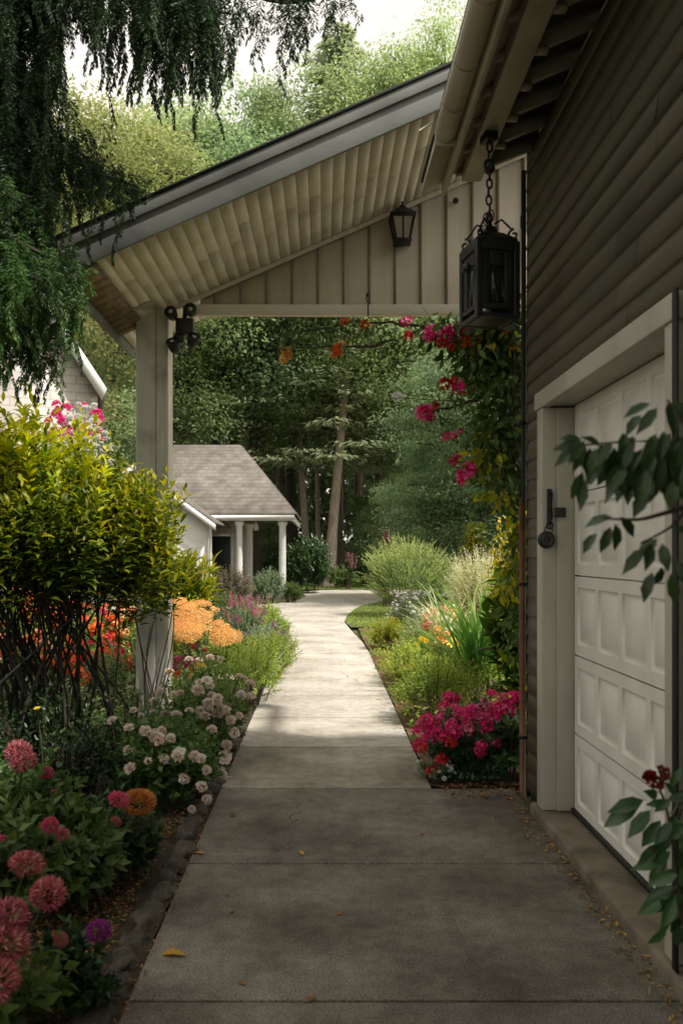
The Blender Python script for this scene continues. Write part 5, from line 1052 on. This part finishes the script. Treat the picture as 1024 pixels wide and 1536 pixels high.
tq=MB(); tq.tube([P(700,603,5.6)-o0,P(650,600,5.6)-o0,P(600,597,5.6)-o0],[.003,.0025,.002],4); tq.build('twig',M['stem'],vn)
# stems of a young creeper on the carport post
cr_=thing('post_creeper','thin bare creeper stems climbing the lower post','vine',(-1.42,6.68,0)); a=MB()
for i in range(6):
    x0=rng.normal(0,.05); s=np.linspace(0,1,9); a.tube(np.stack([x0+.06*np.sin(s*4+i)+.05*s*(i-2.5),-.0*s+rng.normal(0,.004,9)+.015,s*rng.uniform(.9,1.5)-.05],1),np.linspace(.008,.003,9),5)
a.build('stems',M['bark_dark'],cr_,True)

# ================================================================== NEAR RIGHT PLANTS
def nearplant(name,label,cat,base,stems,leafs,L,mat,seed,flowers=()):
    rng=np.random.RandomState(seed); e=thing(name,label,cat,base); b=np.array(base,float); sm=MB(); lm=MB()
    for pts in stems:
        pts=np.array(pts); s=np.linspace(0,1,14); sg=np.linspace(0,1,len(pts)); c=np.stack([np.interp(s,sg,pts[:,k]) for k in range(3)],1); c[1:-1]=.5*c[1:-1]+.25*(c[:-2]+c[2:])
        sm.tube(c-b,np.linspace(.006,.002,14),6)
    for (px,py,d,dx,dz,Ls) in leafs:
        p=P(px,py,d)-b; D=np.array([[dx,rng.normal(0,.25),dz]]); Nn=np.array([[rng.normal(0,.35)-.1,-1.0,rng.uniform(.2,.9)]])
        leaves(lm,p[None],D,Nn,np.array([L*Ls*rng.uniform(.9,1.1)]),np.array([L*Ls*.46]),LEAF8,np.array([.35+rng.normal(0,.2)]))
    sm.build('stems',M['stem'],e,True); lm.build('foliage',M[mat],e)
    for (me,px,py,d,k) in flowers:
        o=link('flower',me,e,P(px,py,d)-b); o.rotation_euler=(1.2,.2,rng.rand()*3); o.scale=(k,k,k)
    return e
rng=np.random.RandomState(130); D1=1.62
lf=[]
for i in range(78):   # upper spray
    s=rng.rand(); px=1035-165*s; py=655+40*s*(1-s)*2-8*s+rng.normal(0,16)+22*s; lf.append((px,py,D1+rng.normal(0,.05),-.35*rng.rand()+rng.normal(0,.25),-.9-.1*rng.rand(),rng.uniform(.7,1.05)))
for i in range(64):
    s=rng.rand(); px=1035-120*s; py=690+rng.normal(0,20)-12*s; lf.append((px,py,D1+rng.normal(0,.06),rng.normal(-.1,.3),-1,rng.uniform(.8,1.1)))
lf+=[(880,668,D1,-1,-.05,1.0),(868,672,D1,-.8,-.5,.9),(872,660,D1,-1,.15,.7),(900,670,D1,-.5,.35,.7),(905,690,D1,-.6,-.8,1.0),(985,612,D1,-.5,-.6,.9),(1000,605,D1,.1,-.9,1.0),(975,605,D1,-.7,-.3,.8),(1010,600,D1,.4,-.6,.9),(960,622,D1,-.6,-.7,.8)]
for (px,py,dx,dz) in ((915,790,-.35,-1),(922,785,.15,-1),(930,775,.5,-.6),(895,800,-.6,-.9),(918,775,-.7,-.2)): lf.append((px,py,D1,dx,dz,.85))
for (px,py,dx,dz) in ((985,808,-.8,-.7),(975,815,-.3,-1),(992,815,.1,-1),(965,822,-.7,-.8),(1000,830,.3,-1),(992,850,-.1,-1),(978,858,-.35,-1),(1005,860,.2,-1),(1015,840,.3,-.9),(1010,790,.6,-.3)): lf.append((px,py,D1,dx,dz,.9))
nearplant('camellia_shrub','out of focus dark leafy branch reaching in front of the garage door','shrub',(.93,1.62,0),
  [[(.93,1.62,-.02),(.92,1.62,.9),(.84,1.62,1.5),P(1040,665,D1),P(960,660,D1),P(870,668,D1)],[(.92,1.62,1.0),(.86,1.62,1.45),P(1040,745,D1),P(1010,790,D1),P(960,770+45,D1)],[P(1030,640,D1),P(1000,600,D1)],[P(1030,760,D1),P(960,780,D1),P(905,778,D1)],[(.86,1.62,1.45),P(1040,700,D1),P(950,690,D1)]],lf,.068,'lf_glossy',131)
D2=1.95; lf=[]
for (px,py,dx,dz,k) in ((965,1200,-1,-.25,1.1),(958,1210,-.9,-.6,1.2),(975,1215,-.8,-.8,1.1),(985,1195,-.5,.3,.8),(1000,1200,.5,.2,.9),(990,1230,-.6,-.9,1.1),(1010,1225,.3,-1,1.1),(1000,1250,-.5,-1,1.0),(985,1265,-.7,-.7,.9),(1015,1270,.2,-1,1.1),(1000,1290,-.6,-.8,1),(1020,1300,.3,-.9,1.1),(1010,1330,-.8,-.5,1.1),(995,1350,-.9,-.6,1.0),(1020,1355,-.3,-1,1),(1030,1240,0,-1,1.1),(1030,1320,-.2,-1,1.1),(1005,1180,.2,.6,.7),(1012,1190,-.4,.4,.8),(995,1175,-.2,.5,.6),(1020,1210,.4,.1,.9),(1010,1345,-.7,-.2,1.1)): lf.append((px,py,D2+rng.normal(0,.03),dx,dz,k))
for i in range(26): lf.append((rng.uniform(985,1035),rng.uniform(1190,1390),D2+rng.normal(0,.05),rng.normal(-.3,.5),rng.uniform(-1,-.2),rng.uniform(.6,1.1)))
nearplant('rose_plant','dark stemmed plant with a maroon flower cluster before the garage door','flowering plant',(.90,1.95,0),
  [[(.90,1.95,-.02),P(1030,1420,D2),P(1012,1300,D2),P(1000,1210,D2),P(978,1160,D2)],[P(1015,1330,D2),P(990,1350,D2)],[P(1010,1250,D2),P(1025,1200,D2)]],lf,.078,'lf_glossy',132,
  flowers=[(B('p_darkred','truss',.034,3),982,1176,D2,.7),(B('p_darkred','truss',.034,3),992,1160,D2,.65),(B('p_darkred','peony',.03,3),974,1166,D2-.02,.65)])

# ================================================================== EDGING STONES, LEAVES, LITTER
rng=np.random.RandomState(140); y=2.15; i=0
while y<7.0:
    Ln=rng.uniform(.10,.30); w=rng.uniform(.095,.145); hh_=rng.uniform(.012,.034)
    bm=bmesh.new(); bmesh.ops.create_cube(bm,size=1); bmesh.ops.subdivide_edges(bm,edges=bm.edges,cuts=3,use_grid_fill=True)
    for v in bm.verts:
        c=v.co; r_=1-.16*((abs(c.x)*2)**4*(abs(c.y)*2)**4+(abs(c.y)*2)**4*(abs(c.z)*2)**4+(abs(c.x)*2)**4*(abs(c.z)*2)**4); v.co=Vector((c.x*w*r_+.012*math.sin(c.y*7+i*2.1),c.y*Ln*r_,c.z*.16*r_+.010*math.sin(c.x*9+c.y*6+i)))+Vector(rng.normal(0,.005,3))
    for f in bm.faces: f.smooth=True
    me=bpy.data.meshes.new('edging_stone'); bm.to_mesh(me); bm.free(); me.materials.append(M['stone'])
    o=link('edging_stone',me,None,(-.725+rng.normal(0,.012),y+Ln/2,hh_-.08)); o.rotation_euler=(rng.normal(0,.04),rng.normal(0,.05),rng.normal(0,.05))
    near='nearest the camera' if i==0 else None
    tag(o,'low worn grey stone in the edging row along the left of the path','edging stone','stones edging the path'); y+=Ln+.006; i+=1
def dryleaf(seed,L):
    rng=np.random.RandomState(seed); mb=MB(); n=9; s=np.linspace(0,1,n); w=.36*np.sin(PI*s**.7)**.9*(1+.28*np.sin(s*21+seed)); curl=.10*np.sin(s*PI*1.2)+.08*s
    c=np.stack([s*L,.06*L*np.sin(s*5),curl*L*.5],1); V=np.concatenate([c+np.stack([0*s,w*L*.6,.14*L*w],1),c,c-np.stack([0*s,w*L*.6,-.1*L*w],1)]); j=np.arange(n-1)
    mb.add(V,[np.concatenate([np.stack([j,j+1,n+j+1,n+j],1),np.stack([n+j,n+j+1,2*n+j+1,2*n+j],1)])],np.clip(np.full(3*n,[.15,.25,.3,.4,.55,.7,.85,1.0][seed%8]),0,1)); return mb.mesh('fallen_leaf',M['dry'])
DL=[dryleaf(s_,.055) for s_ in range(8)]
LF=[(243,1434,1.5,7,'large orange brown dry leaf at the left edge of the near slab'),(455,1284,1.0,5,'tan dry leaf lying on the joint in the middle of the path'),(513,1371,.6,6,'small orange leaf in the centre of the near slab'),(541,1303,.45,6,'tiny pale fleck of leaf just below the second joint'),(632,1254,.8,3,'dark brown leaf on the slab before the azalea'),(307,1281,.9,6,'orange leaf beside the edging stones'),(299,1254,.6,6,'small orange leaf caught between edging stone and path'),(458,1505,.8,4,'brown leaf near the bottom joint'),(370,1479,.7,1,'curled dark leaf at the bottom left of the path'),(349,1366,.6,2,'dark curled leaf on the near slab, right of the soil strip'),(465,1175,.6,5,'tan leaf on the joint near the sunlit part'),(352,1226,.9,2,'dark twig like leaf beside the rose bush'),(571,1049,1.2,7,'yellow leaf on the sunlit slab'),(336,1343,.5,1,'tiny dark leaf above the curled one on the near slab')]
for q,(px,py,k,v,lab) in enumerate(LF):
    p=G(px,py); o=link('fallen_leaf',DL[v],None,(p[0],p[1],.005)); o.scale=(k*1.15,k*1.15,k*1.15); o.rotation_euler=(0,0,q*1.9); tag(o,lab,'fallen leaf','leaves fallen on the path')
for q in range(9):
    p=G(rng.uniform(330,720),rng.uniform(1215,1500)); o=link('fallen_leaf',DL[q%8],None,(p[0],p[1],.004)); k=rng.uniform(.2,.4); o.scale=(k,k,k); o.rotation_euler=(0,0,rng.rand()*6); tag(o,'tiny dark scrap of dry leaf lying on the near path','fallen leaf','leaf scraps on the path')
def litter(label,pts,seed,L,mat='dry',name='leaf_litter'):
    r=np.random.RandomState(seed); n=len(pts); mb=MB(); D=np.c_[r.normal(0,1,(n,2)),r.normal(0,.18,n)]
    leaves(mb,np.c_[pts,r.uniform(.004,.022,n)],D,UP+r.normal(0,.35,(n,3)),L*r.uniform(.4,1.3,n),L*.45*r.uniform(.5,1.2,n),LEAF5,r.rand(n)); tag(mb.build(name,M[mat]),label,'leaf litter',kind='stuff')
r=np.random.RandomState(150)
y_=r.uniform(2.0,5.0,420); litter('brown leaf litter gathered along the garage threshold',np.c_[1.19-np.abs(r.normal(0,.05,420))-.05*(y_>4.3)*r.rand(420),y_],151,.028)
y_=5.02+.3*r.rand(220); litter('dry leaves heaped where path meets the azalea and downpipe',np.c_[r.uniform(.75,1.22,220),y_-.06*r.rand(220)],152,.03)
n_=2600; xx=-.8-np.abs(r.normal(0,.4,n_)); litter('pale wood chips and leaf scraps over the soil strip',np.c_[xx,r.uniform(2.0,4.8,n_)],153,.022)
n_=1500; xx=-.8-np.abs(r.normal(0,.3,n_)); litter('golden dry straw scattered over the soil strip',np.c_[xx,r.uniform(2.3,4.6,n_)],157,.026,'lf_golden')
n_=220; litter('leaf scraps in the joint between edging stones and path',np.c_[-.65+r.normal(0,.012,n_),r.uniform(2.2,7,n_)],154,.02)
n_=900; litter('orange brown mulch scraps along the right path edge',np.c_[.74+np.abs(r.normal(0,.12,n_)),r.uniform(6.5,14,n_)],155,.04)

# ================================================================== LIGHT, SKY, CAMERA
SUN_EL,SUN_AZ=math.radians(55),math.radians(-30)     # azimuth measured from +X, negative = towards the viewer's side
sd=Vector((math.cos(SUN_EL)*math.cos(SUN_AZ),math.cos(SUN_EL)*math.sin(SUN_AZ),math.sin(SUN_EL)))
su=bpy.data.lights.new('sun','SUN'); su.energy=5.0; su.angle=math.radians(2.2); su.color=(1.0,.945,.86)
so_=bpy.data.objects.new('sun',su); COL.objects.link(so_); so_.rotation_euler=sd.to_track_quat('Z','Y').to_euler()
w=bpy.data.worlds.new('World'); scene.world=w; w.use_nodes=True; nt=w.node_tree
for n in list(nt.nodes): nt.nodes.remove(n)
sk=nt.nodes.new('ShaderNodeTexSky'); sk.sky_type='NISHITA'; sk.sun_disc=False; sk.sun_elevation=SUN_EL; sk.sun_rotation=math.atan2(sd.x,sd.y); sk.air_density=1.2; sk.dust_density=6.0; sk.ozone_density=.6
hs=nt.nodes.new('ShaderNodeHueSaturation'); hs.inputs['Saturation'].default_value=.30
bg=nt.nodes.new('ShaderNodeBackground'); bg.inputs[1].default_value=.15; ow=nt.nodes.new('ShaderNodeOutputWorld')
tcw=nt.nodes.new('ShaderNodeTexCoord'); nzw=nt.nodes.new('ShaderNodeTexNoise'); nzw.inputs['Scale'].default_value=2.2; nzw.inputs['Detail'].default_value=6
nt.links.new(tcw.outputs['Generated'],nzw.inputs['Vector'])
rw=ramp(nt.nodes,[(.30,(.62,.62,.62)),(.62,(.97,.97,.97))]); nt.links.new(nzw.outputs[0],rw.inputs[0])
mw=nt.nodes.new('ShaderNodeMixRGB'); mw.inputs[2].default_value=(8.5,8.0,7.25,1)     # high thin cloud
nt.links.new(rw.outputs[0],mw.inputs[0]); nt.links.new(sk.outputs[0],hs.inputs['Color']); nt.links.new(hs.outputs[0],mw.inputs[1]); nt.links.new(mw.outputs[0],bg.inputs[0]); nt.links.new(bg.outputs[0],ow.inputs[0])
cd=bpy.data.cameras.new('camera'); cam=bpy.data.objects.new('camera',cd); COL.objects.link(cam); scene.camera=cam
cam.location=(0,0,H); cam.rotation_euler=(PI/2,0,0)
cd.sensor_fit='VERTICAL'; cd.sensor_height=36; cd.sensor_width=24; cd.lens=F/1536*36; cd.shift_x=27/1536; cd.shift_y=62/1536
cd.clip_start=.05; cd.clip_end=1000; cd.dof.use_dof=True; cd.dof.focus_distance=7.0; cd.dof.aperture_fstop=3.6
scene.view_settings.view_transform='Standard'; scene.view_settings.look='None'; scene.view_settings.exposure=0; scene.view_settings.gamma=1
scene.cycles.max_bounces=8; scene.cycles.diffuse_bounces=4; scene.cycles.transparent_max_bounces=8; scene.cycles.use_denoising=True
